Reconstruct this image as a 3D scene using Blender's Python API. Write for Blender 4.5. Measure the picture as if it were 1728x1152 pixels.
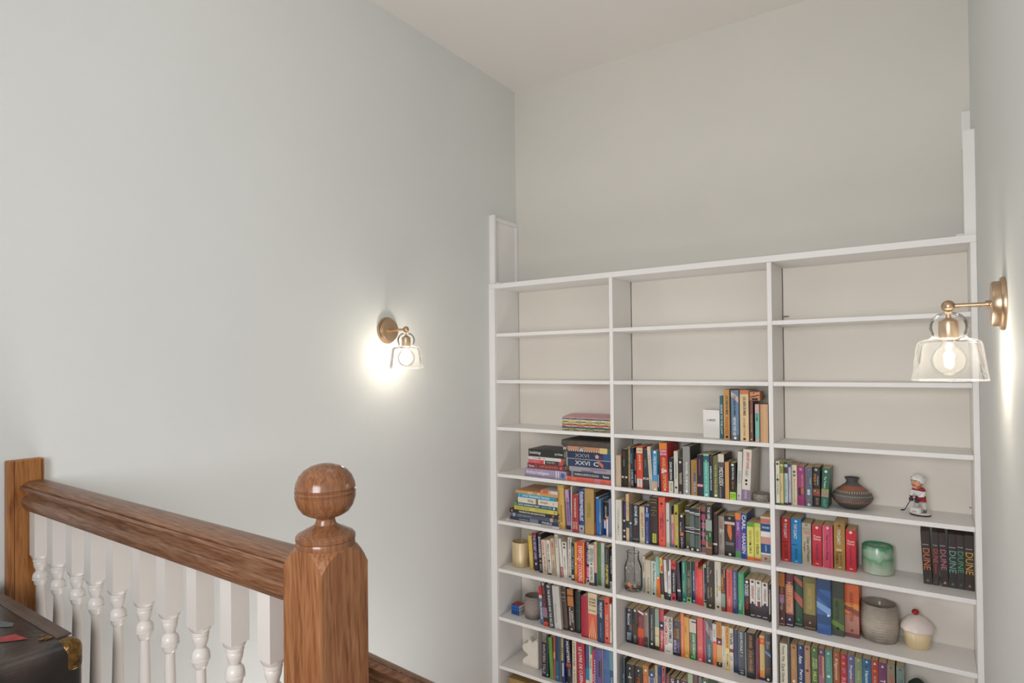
import bpy, bmesh, math, random
from mathutils import Matrix, Vector
random.seed(7)
S=bpy.context.scene
for o in list(bpy.data.objects): bpy.data.objects.remove(o)
C=S.collection
# ---- measured frame: camera at the origin, X along the bookcase, Y towards it, Z up (metres)
CAMR=[0.824075, 0.566388, -0.010266]
CAMU=[0.014752, -0.003341, 0.999886]
CAMF=[-0.566289, 0.824132, 0.011109]
FPX=1034.251
SHY=28.244
SH=[0.4572, 0.182, -0.0848, -0.3529, -0.6196, -0.8881, -1.161, -1.4365, -1.7125]
TH=0.0186
BL=[-2.0674, -1.3373, -0.5783]
BR=[-1.3563, -0.5973, 0.1192]

def lin(h):
    if isinstance(h,str):
        if len(h)==3: h=''.join(c*2 for c in h)
        v=[int(h[i:i+2],16)/255 for i in (0,2,4)]
    else: v=h
    return tuple((c/12.92 if c<=.04045 else ((c+.055)/1.055)**2.4) for c in v)+(1,)
# ================= camera, world, lights, exposure
cam=bpy.data.cameras.new('camera'); co=bpy.data.objects.new('camera',cam); C.objects.link(co)
r,u,f=Vector(CAMR),Vector(CAMU),Vector(CAMF)
m=Matrix.Identity(4)
for i in range(3): m[i][0]=r[i]; m[i][1]=u[i]; m[i][2]=-f[i]
co.matrix_world=m
cam.sensor_width=36; cam.sensor_fit='HORIZONTAL'; cam.lens=FPX/1728*36; cam.shift_y=SHY/1728; cam.clip_start=.02
S.camera=co
w=bpy.data.worlds.new('world'); S.world=w; w.use_nodes=True
w.node_tree.nodes['Background'].inputs[0].default_value=(.86,.93,1,1); w.node_tree.nodes['Background'].inputs[1].default_value=.17
def area(name,loc,target,sx,sy,power,col):
    l=bpy.data.lights.new(name,'AREA'); l.shape='RECTANGLE'; l.size=sx; l.size_y=sy; l.energy=power; l.color=col
    o=bpy.data.objects.new(name,l); C.objects.link(o); o.location=loc
    o.rotation_euler=(Vector(target)-Vector(loc)).to_track_quat('-Z','Y').to_euler(); return o
area('frontal_fill',(-.3,-1.0,.15),(-.35,3,.15),.9,.9,41,(.93,.955,1))  # added unseen fill behind the camera, evens out bookcase and left wall
pl_=bpy.data.lights.new('stairwell_fill','POINT'); pl_.energy=3; pl_.color=(.97,.98,1); pl_.shadow_soft_size=.22  # invented point fill high over the stairs, lifts walls and ceiling
po_=bpy.data.objects.new('stairwell_fill',pl_); C.objects.link(po_); po_.location=(-1.0,1.15,1.22)
area('upward_fill',(-1.0,1.3,-1.9),(-1.0,2.1,0),1.5,.9,23,(.97,.97,1))  # added unseen fill from below, lifts lower walls, shelf undersides and ceiling
S.view_settings.view_transform='Standard'; S.view_settings.look='None'; S.view_settings.gamma=1; S.view_settings.use_curve_mapping=False
S.view_settings.exposure=0.0
BULB=300.0   # emission strength of the sconce filaments
# ================= materials
MC={}
def newmat(n):
    M=bpy.data.materials.new(n); M.use_nodes=True; nt=M.node_tree; return M,nt,nt.nodes['Principled BSDF']
def N(nt,t,**k):
    n=nt.nodes.new(t)
    for a,b in k.items(): setattr(n,a,b)
    return n
def paint(name,col,rough=.5,var=.03,scale=6,bump=.0,bscale=200,spec=.4,metal=0):
    key=(name,col,rough)
    if key in MC: return MC[key]
    M,nt,b=newmat(name); L=nt.links
    tc=N(nt,'ShaderNodeTexCoord'); no=N(nt,'ShaderNodeTexNoise'); no.inputs['Scale'].default_value=scale; no.inputs['Detail'].default_value=3
    L.new(tc.outputs['Object'],no.inputs['Vector'])
    mr=N(nt,'ShaderNodeMapRange'); mr.inputs['From Min'].default_value=.3; mr.inputs['From Max'].default_value=.7; mr.inputs['To Min'].default_value=1-var; mr.inputs['To Max'].default_value=1+var
    L.new(no.outputs['Fac'],mr.inputs['Value'])
    mx=N(nt,'ShaderNodeVectorMath',operation='SCALE'); mx.inputs[0].default_value=lin(col)[:3]; L.new(mr.outputs[0],mx.inputs['Scale'])
    L.new(mx.outputs[0],b.inputs['Base Color'])
    b.inputs['Roughness'].default_value=rough; b.inputs['Specular IOR Level'].default_value=spec; b.inputs['Metallic'].default_value=metal
    if bump:
        n2=N(nt,'ShaderNodeTexNoise'); n2.inputs['Scale'].default_value=bscale; L.new(tc.outputs['Object'],n2.inputs['Vector'])
        bp=N(nt,'ShaderNodeBump'); bp.inputs['Strength'].default_value=bump; bp.inputs['Distance'].default_value=.002
        L.new(n2.outputs['Fac'],bp.inputs['Height']); L.new(bp.outputs[0],b.inputs['Normal'])
    MC[key]=M; return M
def oak(name,axis,dark,mid,light,rough=.42,scale=1.0):
    M,nt,b=newmat(name); L=nt.links
    tc=N(nt,'ShaderNodeTexCoord'); mp=N(nt,'ShaderNodeMapping')
    sc=[1,1,1]; sc[axis]=.07
    mp.inputs['Scale'].default_value=[s*scale for s in sc]; L.new(tc.outputs['Object'],mp.inputs['Vector'])
    n1=N(nt,'ShaderNodeTexNoise'); n1.inputs['Scale'].default_value=26; n1.inputs['Detail'].default_value=6; n1.inputs['Distortion'].default_value=.7
    L.new(mp.outputs[0],n1.inputs['Vector'])
    wv=N(nt,'ShaderNodeTexWave'); wv.bands_direction='DIAGONAL'; wv.inputs['Scale'].default_value=26; wv.inputs['Distortion'].default_value=11; wv.inputs['Detail'].default_value=3; wv.inputs['Detail Scale'].default_value=1.6
    L.new(mp.outputs[0],wv.inputs['Vector'])
    n2=N(nt,'ShaderNodeTexNoise'); n2.inputs['Scale'].default_value=240; n2.inputs['Detail'].default_value=3; L.new(mp.outputs[0],n2.inputs['Vector'])
    a=N(nt,'ShaderNodeMix'); a.data_type='FLOAT'; a.inputs[0].default_value=.26; L.new(n1.outputs['Fac'],a.inputs[2]); L.new(wv.outputs['Fac'],a.inputs[3])
    a2=N(nt,'ShaderNodeMix'); a2.data_type='FLOAT'; a2.inputs[0].default_value=.52; L.new(a.outputs[0],a2.inputs[2]); L.new(n2.outputs['Fac'],a2.inputs[3])
    cr=N(nt,'ShaderNodeValToRGB'); e=cr.color_ramp.elements; e[0].position=.3; e[0].color=lin(dark); e[1].position=.68; e[1].color=lin(light)
    x=e.new(.47); x.color=lin(mid)
    L.new(a2.outputs[0],cr.inputs[0]); L.new(cr.outputs[0],b.inputs['Base Color'])
    b.inputs['Roughness'].default_value=rough
    bp=N(nt,'ShaderNodeBump'); bp.inputs['Strength'].default_value=.2; bp.inputs['Distance'].default_value=.0007; L.new(a2.outputs[0],bp.inputs['Height']); L.new(bp.outputs[0],b.inputs['Normal'])
    return M
def clear_glass(name,tint,edge=.35,rough=.02,body=.04,glow=0,top=.5,ior=1.22):
    M,nt,b=newmat(name); L=nt.links; nt.nodes.remove(b)
    out=nt.nodes['Material Output']
    tr=N(nt,'ShaderNodeBsdfTransparent'); tr.inputs[0].default_value=tint+(1,)
    gl=N(nt,'ShaderNodeBsdfGlossy'); gl.inputs['Roughness'].default_value=rough
    df=N(nt,'ShaderNodeBsdfTranslucent'); df.inputs[0].default_value=(.95,.95,.93,1)
    d2=N(nt,'ShaderNodeBsdfDiffuse'); d2.inputs[0].default_value=(.95,.95,.93,1)
    dm=N(nt,'ShaderNodeMixShader'); dm.inputs[0].default_value=.5; L.new(df.outputs[0],dm.inputs[1]); L.new(d2.outputs[0],dm.inputs[2])
    lw=N(nt,'ShaderNodeLayerWeight'); lw.inputs[0].default_value=edge
    pw=N(nt,'ShaderNodeMath',operation='POWER'); pw.inputs[1].default_value=2.2; L.new(lw.outputs['Facing'],pw.inputs[0])
    mr=N(nt,'ShaderNodeMapRange'); mr.inputs['To Min'].default_value=body; mr.inputs['To Max'].default_value=top; L.new(pw.outputs[0],mr.inputs['Value'])
    m1=N(nt,'ShaderNodeMixShader'); L.new(mr.outputs[0],m1.inputs[0]); L.new(tr.outputs[0],m1.inputs[1]); L.new(dm.outputs[0],m1.inputs[2])
    m2=N(nt,'ShaderNodeMixShader'); fr=N(nt,'ShaderNodeFresnel'); fr.inputs[0].default_value=ior; L.new(fr.outputs[0],m2.inputs[0]); L.new(m1.outputs[0],m2.inputs[1]); L.new(gl.outputs[0],m2.inputs[2])
    last=m2.outputs[0]
    if glow:
        em=N(nt,'ShaderNodeEmission'); em.inputs[0].default_value=(1,.93,.82,1); em.inputs[1].default_value=glow
        ad=N(nt,'ShaderNodeAddShader'); L.new(last,ad.inputs[0]); L.new(em.outputs[0],ad.inputs[1]); last=ad.outputs[0]
    L.new(last,out.inputs[0]); return M
def ramp_z(name,stops,z0,z1,rough=.5,metal=0,const=False,noise=0,coat=0):
    M,nt,b=newmat(name); L=nt.links
    tc=N(nt,'ShaderNodeTexCoord'); sp=N(nt,'ShaderNodeSeparateXYZ'); L.new(tc.outputs['Object'],sp.inputs[0])
    mr=N(nt,'ShaderNodeMapRange'); mr.inputs['From Min'].default_value=z0; mr.inputs['From Max'].default_value=z1; L.new(sp.outputs['Z'],mr.inputs['Value'])
    src=mr.outputs[0]
    if noise:
        no=N(nt,'ShaderNodeTexNoise'); no.inputs['Scale'].default_value=26; no.inputs['Detail'].default_value=4; L.new(tc.outputs['Object'],no.inputs['Vector'])
        ma=N(nt,'ShaderNodeMath',operation='MULTIPLY_ADD'); ma.inputs[1].default_value=noise; ma.inputs[2].default_value=-noise/2; L.new(no.outputs['Fac'],ma.inputs[0])
        ad=N(nt,'ShaderNodeMath',operation='ADD'); L.new(src,ad.inputs[0]); L.new(ma.outputs[0],ad.inputs[1]); src=ad.outputs[0]
    cr=N(nt,'ShaderNodeValToRGB'); cr.color_ramp.interpolation='CONSTANT' if const else 'LINEAR'
    e=cr.color_ramp.elements
    e[0].position=stops[0][0]; e[0].color=lin(stops[0][1]); e[1].position=stops[-1][0]; e[1].color=lin(stops[-1][1])
    for p_,c_ in stops[1:-1]: x=e.new(p_); x.color=lin(c_)
    L.new(src,cr.inputs[0]); L.new(cr.outputs[0],b.inputs['Base Color']); b.inputs['Roughness'].default_value=rough; b.inputs['Metallic'].default_value=metal; b.inputs['Coat Weight'].default_value=coat
    return M
M_wall=paint('wall_paint','DDDEDA',.75,.012,2.5,.12,320,.2)
M_wallb=paint('back_wall_paint','DEDAD1',.75,.012,2.5,.12,320,.2)
M_ceil=paint('ceiling_paint','EAE5DE',.85,.01,2,.08,300,.15)
M_white=paint('white_trim_paint','EEEBE7',.42,.012,3,.05,90,.4)
M_back=paint('back_panel_paint','F0E9DE',.6,.02,3,.04,80,.3)
M_bal=paint('white_baluster_paint','DAD3CB',.3,.02,5,.03,120,.5)
M_floor=oak('floor_oak',0,'6a4426','8f6238','b08450',.4,.7)
M_post=oak('newel_oak',2,'643A22','8C5A36','A0724C',.42,1.5)
M_rail=oak('rail_oak',0,'52341F','7A5238','987258',.36,1.5)
M_railY=oak('stair_rail_oak',1,'52341F','7A5238','987258',.36,1.5)
M_brass=paint('aged_brass','BFA68A',.34,.05,20,0,1,.5,1)
M_page=paint('page_paper','DCC49C',.85,.1,60,.3,260,.2)
M_pageb=paint('brown_page_edges','5E4C40',.8,.1,60)
M_pagew=paint('white_page_paper','E4D8C0',.85,.08,60,.3,260,.2)
# ================= geometry helpers
class G:
    def __init__(s): s.v=[]; s.f=[]; s.mi=[]
    def add(s,vs,fs,mi=0):
        n=len(s.v); s.v+= [tuple(v) for v in vs]; s.f+=[tuple(i+n for i in q) for q in fs]; s.mi+=[mi]*len(fs)
    def box(s,x0,x1,y0,y1,z0,z1,mi=0):
        s.add([(x0,y0,z0),(x1,y0,z0),(x1,y1,z0),(x0,y1,z0),(x0,y0,z1),(x1,y0,z1),(x1,y1,z1),(x0,y1,z1)],[(0,3,2,1),(4,5,6,7),(0,1,5,4),(1,2,6,5),(2,3,7,6),(3,0,4,7)],mi)
    def lathe(s,prof,n=32,c=(0,0),mi=0,sx=1,sy=1,fn=None,cap0=True,cap1=True):
        vs=[];fs=[]
        for i,(r_,z) in enumerate(prof):
            for k in range(n):
                a=2*math.pi*k/n; q=r_ if fn is None else fn(r_,a,z)
                vs.append((c[0]+q*math.cos(a)*sx,c[1]+q*math.sin(a)*sy,z))
        for i in range(len(prof)-1):
            for k in range(n):
                a=i*n+k;b=i*n+(k+1)%n; fs.append((a,b,b+n,a+n))
        if cap0 and prof[0][0]>1e-6: fs.append(tuple(range(n))[::-1])
        if cap1 and prof[-1][0]>1e-6: fs.append(tuple(range((len(prof)-1)*n,len(prof)*n)))
        s.add(vs,fs,mi)
    def sweep(s,prof,p0,p1,side,up,mi=0):
        # closed 2-D profile (a,b) in side/up axes, straight run p0 -> p1
        p0,p1,side,up=map(Vector,(p0,p1,side,up)); n=len(prof)
        vs=[p0+side*a+up*b for a,b in prof]+[p1+side*a+up*b for a,b in prof]
        fs=[(i,(i+1)%n,(i+1)%n+n,i+n) for i in range(n)]+[tuple(range(n))[::-1],tuple(range(n,2*n))]
        s.add(vs,fs,mi)
    def tube(s,pts,rads,n=12,mi=0):
        pts=[Vector(p) for p in pts]; vs=[];fs=[]
        if not isinstance(rads,(list,tuple)): rads=[rads]*len(pts)
        for i,p in enumerate(pts):
            d=(pts[min(i+1,len(pts)-1)]-pts[max(i-1,0)]).normalized()
            a=d.orthogonal().normalized() if i==0 else (pa-d*pa.dot(d)).normalized(); pa=a; b=d.cross(a)
            for k in range(n):
                t=2*math.pi*k/n; vs.append(p+(a*math.cos(t)+b*math.sin(t))*rads[i])
        for i in range(len(pts)-1):
            for k in range(n):
                q=i*n+k;w_=i*n+(k+1)%n; fs.append((q,w_,w_+n,q+n))
        fs.append(tuple(range(n))[::-1]); fs.append(tuple(range((len(pts)-1)*n,len(pts)*n)))
        s.add(vs,fs,mi)
    def ball(s,c,r,n=20,m=12,sc=(1,1,1),mi=0):
        vs=[];fs=[]
        for i in range(m+1):
            t=math.pi*i/m
            for k in range(n):
                a=2*math.pi*k/n; vs.append((c[0]+r*sc[0]*math.sin(t)*math.cos(a),c[1]+r*sc[1]*math.sin(t)*math.sin(a),c[2]-r*sc[2]*math.cos(t)))
        for i in range(m):
            for k in range(n):
                a=i*n+k;b=i*n+(k+1)%n; fs.append((a,b,b+n,a+n))
        s.add(vs,fs,mi)
    def mesh(s,name,smooth=None):
        me=bpy.data.meshes.new(name); me.from_pydata(s.v,[],s.f); me.polygons.foreach_set('material_index',s.mi)
        if smooth is not None:
            bm=bmesh.new(); bm.from_mesh(me); bmesh.ops.remove_doubles(bm,verts=bm.verts,dist=1e-6); bmesh.ops.recalc_face_normals(bm,faces=bm.faces); bm.to_mesh(me); bm.free()
            me.polygons.foreach_set('use_smooth',[True]*len(me.polygons)); me.set_sharp_from_angle(angle=math.radians(smooth))
        me.update(); return me
def put(name,me,mats,parent=None,bevel=0,seg=2,**props):
    if isinstance(me,G): me=me.mesh(name)
    o=bpy.data.objects.new(name,me); C.objects.link(o)
    if mats is not None:
        for M in (mats if isinstance(mats,(list,tuple)) else [mats]):
            me.materials.append(M)
    if parent: o.parent=parent
    if bevel:
        b=o.modifiers.new('bevel','BEVEL'); b.width=bevel; b.segments=seg; b.limit_method='ANGLE'; b.angle_limit=math.radians(35)
    for k,v in props.items(): o[k]=v
    return o
def thing(name,label,cat,loc=(0,0,0),rz=0,group=None,ry=0):
    o=bpy.data.objects.new(name,None); C.objects.link(o); o.location=loc; o.rotation_euler=(0,ry,rz); o.empty_display_size=.03
    o['label']=label; o['category']=cat
    if group: o['group']=group
    return o
# ================= text meshes (built once, shared)
TX={}
def text_pass(strings):
    objs={}
    for t in sorted(strings):
        c=bpy.data.curves.new('lettering','FONT'); c.body=t; c.size=1; c.resolution_u=2; c.offset=-.002 if t=='DUNE' else .016; c.fill_mode='BOTH'
        o=bpy.data.objects.new('lettering',c); C.objects.link(o); objs[t]=o
    bpy.context.view_layer.update(); dg=bpy.context.evaluated_depsgraph_get()
    for t,o in objs.items():
        me=bpy.data.meshes.new_from_object(o.evaluated_get(dg)); me.name='lettering'
        if len(me.vertices)==0: TX[t]=None
        else:
            xs=[v.co.x for v in me.vertices]; ys=[v.co.y for v in me.vertices]
            x0,x1,y0,y1=min(xs),max(xs),min(ys),max(ys); W=max(x1-x0,.01); H=max(y1-y0,.01)
            for v in me.vertices: v.co=((v.co.x-x0)/W,(v.co.y-y0)/H,0)
            me.materials.append(None); TX[t]=(me,W/H)
    for t,o in objs.items():
        c=o.data; bpy.data.objects.remove(o); bpy.data.curves.remove(c)
def soft(h,k=.10,g=.52):  # greys covers and inks a little: slight haze put into their colour
    if len(h)==3: h=''.join(c*2 for c in h)
    return tuple((int(h[i:i+2],16)/255)*(1-k)+g*k for i in (0,2,4))
def ink(col): return paint('printed_ink',soft(col) if len(col) in (3,6) else col,.5,.02,30,0,1,.3)
def lettering(t,col,parent,origin,ex,ey,L,Hh,maxk=1.7,name='lettering'):
    r_=TX.get(t)
    if not r_: return
    me,asp=r_; ex=Vector(ex);ey=Vector(ey)
    h=min(Hh,L/asp*maxk); l=min(L,h*asp*1.5)
    o=bpy.data.objects.new(name,me); C.objects.link(o); o.parent=parent
    og=Vector(origin)+ex*(L-l)/2+ey*(Hh-h)/2; ez=ex.cross(ey)
    mt=Matrix.Identity(4)
    for i in range(3): mt[i][0]=ex[i]*l; mt[i][1]=ey[i]*h; mt[i][2]=ez[i]; mt[i][3]=og[i]
    o.matrix_local=mt; o.material_slots[0].link='OBJECT'; o.material_slots[0].material=ink(col)
BOOKS=[
(0,5,-1.6837,0.0372,2.8867,0.2333,0.155,0.038,1,"D9B05A","T .45 .85 8a6420 THE WALDEN READER; B .03 .05 c89a40"),
(0,5,-1.6398,0.023,2.8942,0.2132,0.135,0.054,0,"9C82B8","B .0 .3 c79fc9; T .2 .8 5c3f80 QUIET GARDENS; B .9 1 3a3350"),
(0,5,-1.6099,0.0068,2.8847,0.2362,0.155,0.0,0,"D8D0BC","T .5 .9 8a5a40 FIELD NOTES"),
(0,5,-1.5927,0.0384,2.8674,0.1974,0.135,0.0,1,"A83034","T .08 .6 f0ddd0 THE UNWILLING READER; T .72 .92 f0ddd0 SOCIAL @.2,.45; T .72 .92 f0ddd0 STUDY @.55,.8"),
(0,5,-1.554,0.0299,2.8735,0.23,0.155,0.0,1,"1F3F86","T .06 .72 fff Fundamentals of @.5,.9; T .06 .72 fff Computer Organization @.1,.5; B .82 1 A8AEB4; O .9 333"),
(0,5,-1.515,0.0533,2.862,0.2382,0.155,0.0,1,"B89250","T .3 .62 6f8c34 THE OLD FARM @.3,.5; T .3 .62 6f8c34 ALMANAC @.5,.7"),
(0,5,-1.4612,0.0072,2.8712,0.2236,0.155,0.0,0,"3C2A28","B .7 1 8a3a2a"),
(0,5,-1.4536,0.015,2.8725,0.1984,0.135,0.0,0,"1D68B8","B .0 .03 9ec4e8"),
(0,5,-1.4382,0.0105,2.8748,0.1882,0.108,0.0,0,"5580A8","T .1 .9 dfe8f0 C PRIMER; O .93 c8e4f0"),
(0,5,-1.4273,0.0297,2.9022,0.1702,0.108,0.0,0,"181a20","T .12 .48 e8e8e8 LINUX IN A WEEK; B .52 1 1c3c98; B .56 .8 f0f0f0 @.15,.45; B .52 .56 c8643c"),
(0,5,-1.3972,0.0086,2.8749,0.103,0.108,0.0,0,"E8E0D8","B .0 .12 e08040"),
(0,5,-1.3882,0.0121,2.8858,0.1921,0.135,0.0,0,"7A84A0",""),
(0,6,-1.908,0.0244,2.9349,0.1903,0.135,0.058,0,"E2C050","T .5 .9 f6f0d8 LITTLE GOLD BOOK"),
(0,6,-1.8746,0.0285,2.9312,0.2104,0.135,0.071,0,"3A2444","T .06 .7 d8c8e8 THE SECRET LIVES @.2,.75; B .0 .08 8a2c40; O .82 e8e8f0"),
(0,6,-1.8328,0.0216,2.9168,0.215,0.135,0.048,0,"22242E","T .08 .62 e8e8e8 BOOKKEEPER @.15,.8; O .7 b09a60; T .78 .95 bbb EDEN"),
(0,6,-1.8061,0.0287,2.9106,0.1868,0.108,0.052,0,"E4CCB8","T .06 .45 c86050 ONCE UPON A TIME @.2,.55; T .5 .95 66523e IN THE VALLEY @.4,.75"),
(0,6,-1.7734,0.0224,2.916,0.1884,0.108,0.071,0,"EAE4DA","T .1 .85 6a6a66 SMALL WONDERS @.25,.7; B .96 1 333; O .6 444"),
(0,6,-1.7506,0.0222,2.924,0.1989,0.135,0.068,0,"DEC6A4","T .06 .45 c85a28 SUMMER ROAD @.2,.8; T .55 .97 5a3c28 TRAVELS @.3,.7"),
(0,6,-1.7103,0.0186,2.9002,0.2311,0.155,0.056,0,"DCD6C8","T .05 .3 777 ESSAYS"),
(0,6,-1.6866,0.0148,2.9083,0.211,0.135,0.078,0,"E8E2D8","B .72 .98 b02c30; T .74 .96 f4e0d8 PAMPHLET"),
(0,6,-1.6713,0.0254,2.9072,0.1969,0.135,0.046,0,"E6E0D4","O .06 333; O .15 444; O .13 333 @.1,.3; O .18 333 @.7,.9; T .4 .75 3c3c3c HAPPY COWS @.35,.6"),
(0,6,-1.6455,0.0224,2.9105,0.2255,0.155,0.0,0,"E2DACC","T .02 .28 3a3a3a THE BEAUTIFUL @.3,.7; T .35 .9 a89c88 FALLING LEAVES; O .93 333"),
(0,6,-1.6226,0.0195,2.9054,0.2016,0.135,0.0,0,"20262E","T .1 .7 b0b8c0 NIGHT TRAIN; B .85 .95 e8e8e8 @.2,.8"),
(0,6,-1.601,0.0148,2.9029,0.2076,0.135,0.0,0,"E2A034","B .8 1 d87c34; O .55 f0e8d8"),
(0,6,-1.5793,0.0434,2.8908,0.2185,0.135,0.0,1,"E0402E","B .0 1 f0b040 @.86,1; T .1 .95 f4d8c8 EVERYDAY COOKING; O .42 f8f0e8 @.0,.25; O .42 f8f0e8 @.0,.3"),
(0,6,-1.5355,0.0235,2.9105,0.2238,0.155,0.0,0,"232B52","T .02 .55 f0f0f0 AMY POEHLER; B .6 .87 c83c78; T .62 .85 f8e0e8 YES PLEASE; B .88 1 e8e4dc; O .94 222"),
(0,6,-1.5103,0.029,2.8937,0.212,0.135,0.0,0,"DDD8C8","T .08 .42 4a7a68 GREEN TABLE @.5,.9; T .08 .42 5a6a60 WHAT WE @.1,.5; O .47 3a8a64; T .55 .9 554a40 EATING WELL @.25,.75; B .93 1 6a4a38"),
(0,6,-1.4809,0.0144,2.8985,0.2272,0.155,0.0,0,"D8A896","B .7 1 20384a; B .0 .02 eee"),
(0,6,-1.4661,0.0176,2.9142,0.2228,0.155,0.0,0,"46884A","T .1 .9 6aa468 FOREST"),
(0,6,-1.4481,0.018,2.914,0.2245,0.155,0.0,0,"CFD0C6","T .2 .9 9aa09a SHORT STORIES"),
(0,6,-1.4218,0.0255,2.899,0.2127,0.135,0.0,0,"2A2C28","T .42 .9 f0e060 STUFF MATTERS @.2,.75; T .06 .38 888c84 STRANGE @.3,.6"),
(0,6,-1.3959,0.0127,2.9091,0.1962,0.135,0.0,0,"1E1E1C","T .05 .7 dcdcd4 THE HOLLOW; B .82 1 e8e4dc; T .84 .98 555 INK"),
(0,7,-1.814,0.021,2.8934,0.2048,0.135,0.061,0,"56708C","B .0 .22 d03028; B .22 .3 d8d4cc; T .35 .9 dfe6ee ISLANDS"),
(0,7,-1.7876,0.0279,2.8873,0.2332,0.155,0.084,0,"2C2628","T .03 .55 c0485c UNDER TUSCAN @.25,.75; B .57 .8 9a7484; B .9 1 e0442c; O .03 eee"),
(0,7,-1.7547,0.0346,2.8859,0.2325,0.155,0.09,1,"34363A","T .02 .08 e8e8e8 = @.2,.8; T .12 .88 e4e4dc THE SPLENDID AND THE VILE @.3,.7; T .91 .97 ddd n"),
(0,7,-1.7167,0.0436,2.8838,0.2328,0.155,0.076,1,"CCC8C0","T .4 .85 aaa6a0 UNTITLED VOLUME @.25,.45; O .43 444 @.3,.5"),
(0,7,-1.6726,0.0297,2.9023,0.2262,0.155,0.073,1,"4A3A2E","H .1 .13 c8bca8 SALMAN; H .21 .24 c8bca8 ANOTHER; H .29 .31 b0a48c LIFE; H .9 .92 a89c80 SHORT"),
(0,7,-1.6399,0.0363,2.9041,0.2255,0.155,0.043,1,"3E2A22","B .0 .4 c07a44; B .14 .17 6a2c1c; T .5 .8 f0ece4 LIGHT @.55,.85; T .42 .85 f0ece4 THE MOUNTAIN @.2,.45; O .94 ddd"),
(0,7,-1.6015,0.0295,2.9076,0.2209,0.135,0.0,1,"1E2A26","B .46 .47 54605a; B .24 .25 54605a"),
(0,7,-1.554,0.0406,2.8826,0.2144,0.135,0.0,1,"A81E30",""),
(0,7,-1.5114,0.0507,2.8813,0.2389,0.155,0.0,0,"E4CCA4","B .45 1 e06448; H .1 .15 2c2420 LE SOLEIL; H .17 .22 2c2420 DE SAINT; H .24 .28 2c2420 PAUL AUDEN; H .36 .39 443 DU SUD; R .47 1 f0d8a0"),
(0,7,-1.4525,0.035,2.8721,0.2198,0.135,0.0,0,"1C3458","T .05 .42 f4f4f0 THE DUST DIARY @.35,.75; T .06 .42 7fa8a0 a novel @.1,.3; T .55 .9 8a9ab4 EASTERN ESSAY @.4,.6"),
(0,7,-1.416,0.0275,2.8774,0.2336,0.155,0.0,0,"E0543A","O .12 40201c; O .88 601c18; T .35 .85 f0b8a0 THE LION HUNT; O .2 40201c @.5,.8"),
(0,7,-1.386,0.0111,2.8766,0.2069,0.135,0.0,0,"DDD6C6","T .1 .9 a09884 NOTEBOOK; O .97 333"),
(0,8,-1.7996,0.0287,2.88,0.1887,0.108,0.0,0,"26222A","T .05 .9 b8b0b4 WINTERS TALE; B .0 1 5a2c3c @0,.15"),
(0,8,-1.7702,0.012,2.88,0.2339,0.155,0.0,0,"24382E","O .93 eee"),
(0,8,-1.7474,0.022,2.88,0.2237,0.155,0.046,1,"5A8C3C","T .1 .9 7ca858 MEADOW"),
(0,8,-1.725,0.0106,2.88,0.2339,0.155,0.0,0,"C8402C","B .35 .5 e0a040; T .1 .8 e8b080 FIRE"),
(0,8,-1.714,0.0273,2.88,0.2391,0.155,0.0,1,"1C3A5C","B .55 1 2c5c78; O .9 6890a8"),
(0,8,-1.6862,0.0093,2.88,0.2386,0.155,0.0,0,"5A5A38","T .1 .8 8c8a60 OLIVE"),
(0,8,-1.6766,0.0209,2.88,0.2373,0.155,0.0,0,"2C3870","B .0 .5 b8a868 @.1,.6; B .55 .85 c8ccd8 @.3,.7; T .05 .5 4c4438 MAPS @.2,.5"),
(0,8,-1.6384,0.0294,2.88,0.2371,0.155,0.071,1,"1C1C24","T .03 .5 f0e4e4 MONSTERS @.3,.8; B .52 .6 a84838; T .62 .8 98a0ac STRANGE @.3,.8; O .95 ddd @.6,.9"),
(0,8,-1.6085,0.0235,2.88,0.2402,0.155,0.0,0,"E0CDB4","T .03 .55 3c3430 A DUTY OF FLOWER @.25,.7; T .62 .95 988c7c A NOVEL"),
(0,8,-1.5761,0.0476,2.88,0.2368,0.155,0.036,1,"B02236","T .08 .92 f0dcd8 LE LIVRE DE CUISINE @.3,.7; O .96 5a1020"),
(0,8,-1.5281,0.0194,2.88,0.2375,0.155,0.0,0,"3A5A86","B .5 .76 2888b8; B .76 1 e0d4b8; B .1 .4 5c5080 @.3,.9"),
(0,8,-1.5083,0.0181,2.88,0.2382,0.155,0.0,0,"DAD0B8","B .0 .18 4c9c74 @.4,1; T .2 .55 5c7848 TALES; O .88 345"),
(0,8,-1.4898,0.0116,2.88,0.222,0.155,0.0,0,"C02840","T .4 .9 f0c8d0 ..."),
(0,8,-1.4778,0.044,2.88,0.2336,0.155,0.0,1,"64508C","T .25 .95 d8d4e4 ............ @.0,.15; B .25 .6 3c4444 @.55,.8; B .2 .7 8c2c54 @.93,1"),
(0,8,-1.4334,0.0424,2.88,0.2405,0.155,0.0,1,"46689C","B .0 1 c89c8c @.05,.12; T .2 .4 6a88b8 ATLAS"),
(0,8,-1.3906,0.0215,2.88,0.2408,0.155,0.0,0,"34607C","B .0 .4 6c989c; T .55 .95 c0d0e0 OCEANS"),
(0,8,-1.3687,0.01,2.88,0.2405,0.155,0.0,0,"D4C0AC","T .1 .9 8c7864 RECIPES"),
(1,3,-0.8247,0.0137,2.9101,0.1988,0.135,0.0,0,"2A6A74","T .2 .9 f0f0ec GUIDE TO THE LAW @.3,.9"),
(1,3,-0.8029,0.0279,2.8925,0.2286,0.155,0.0,0,"D8A25C","T .12 .5 4a3424 JOE ABERCROMBIE @.25,.75; T .54 .9 b8502c THE BLADE ITSELF @.25,.75; O .95 222; B .0 1 7a3c20 @.95,1"),
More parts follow.
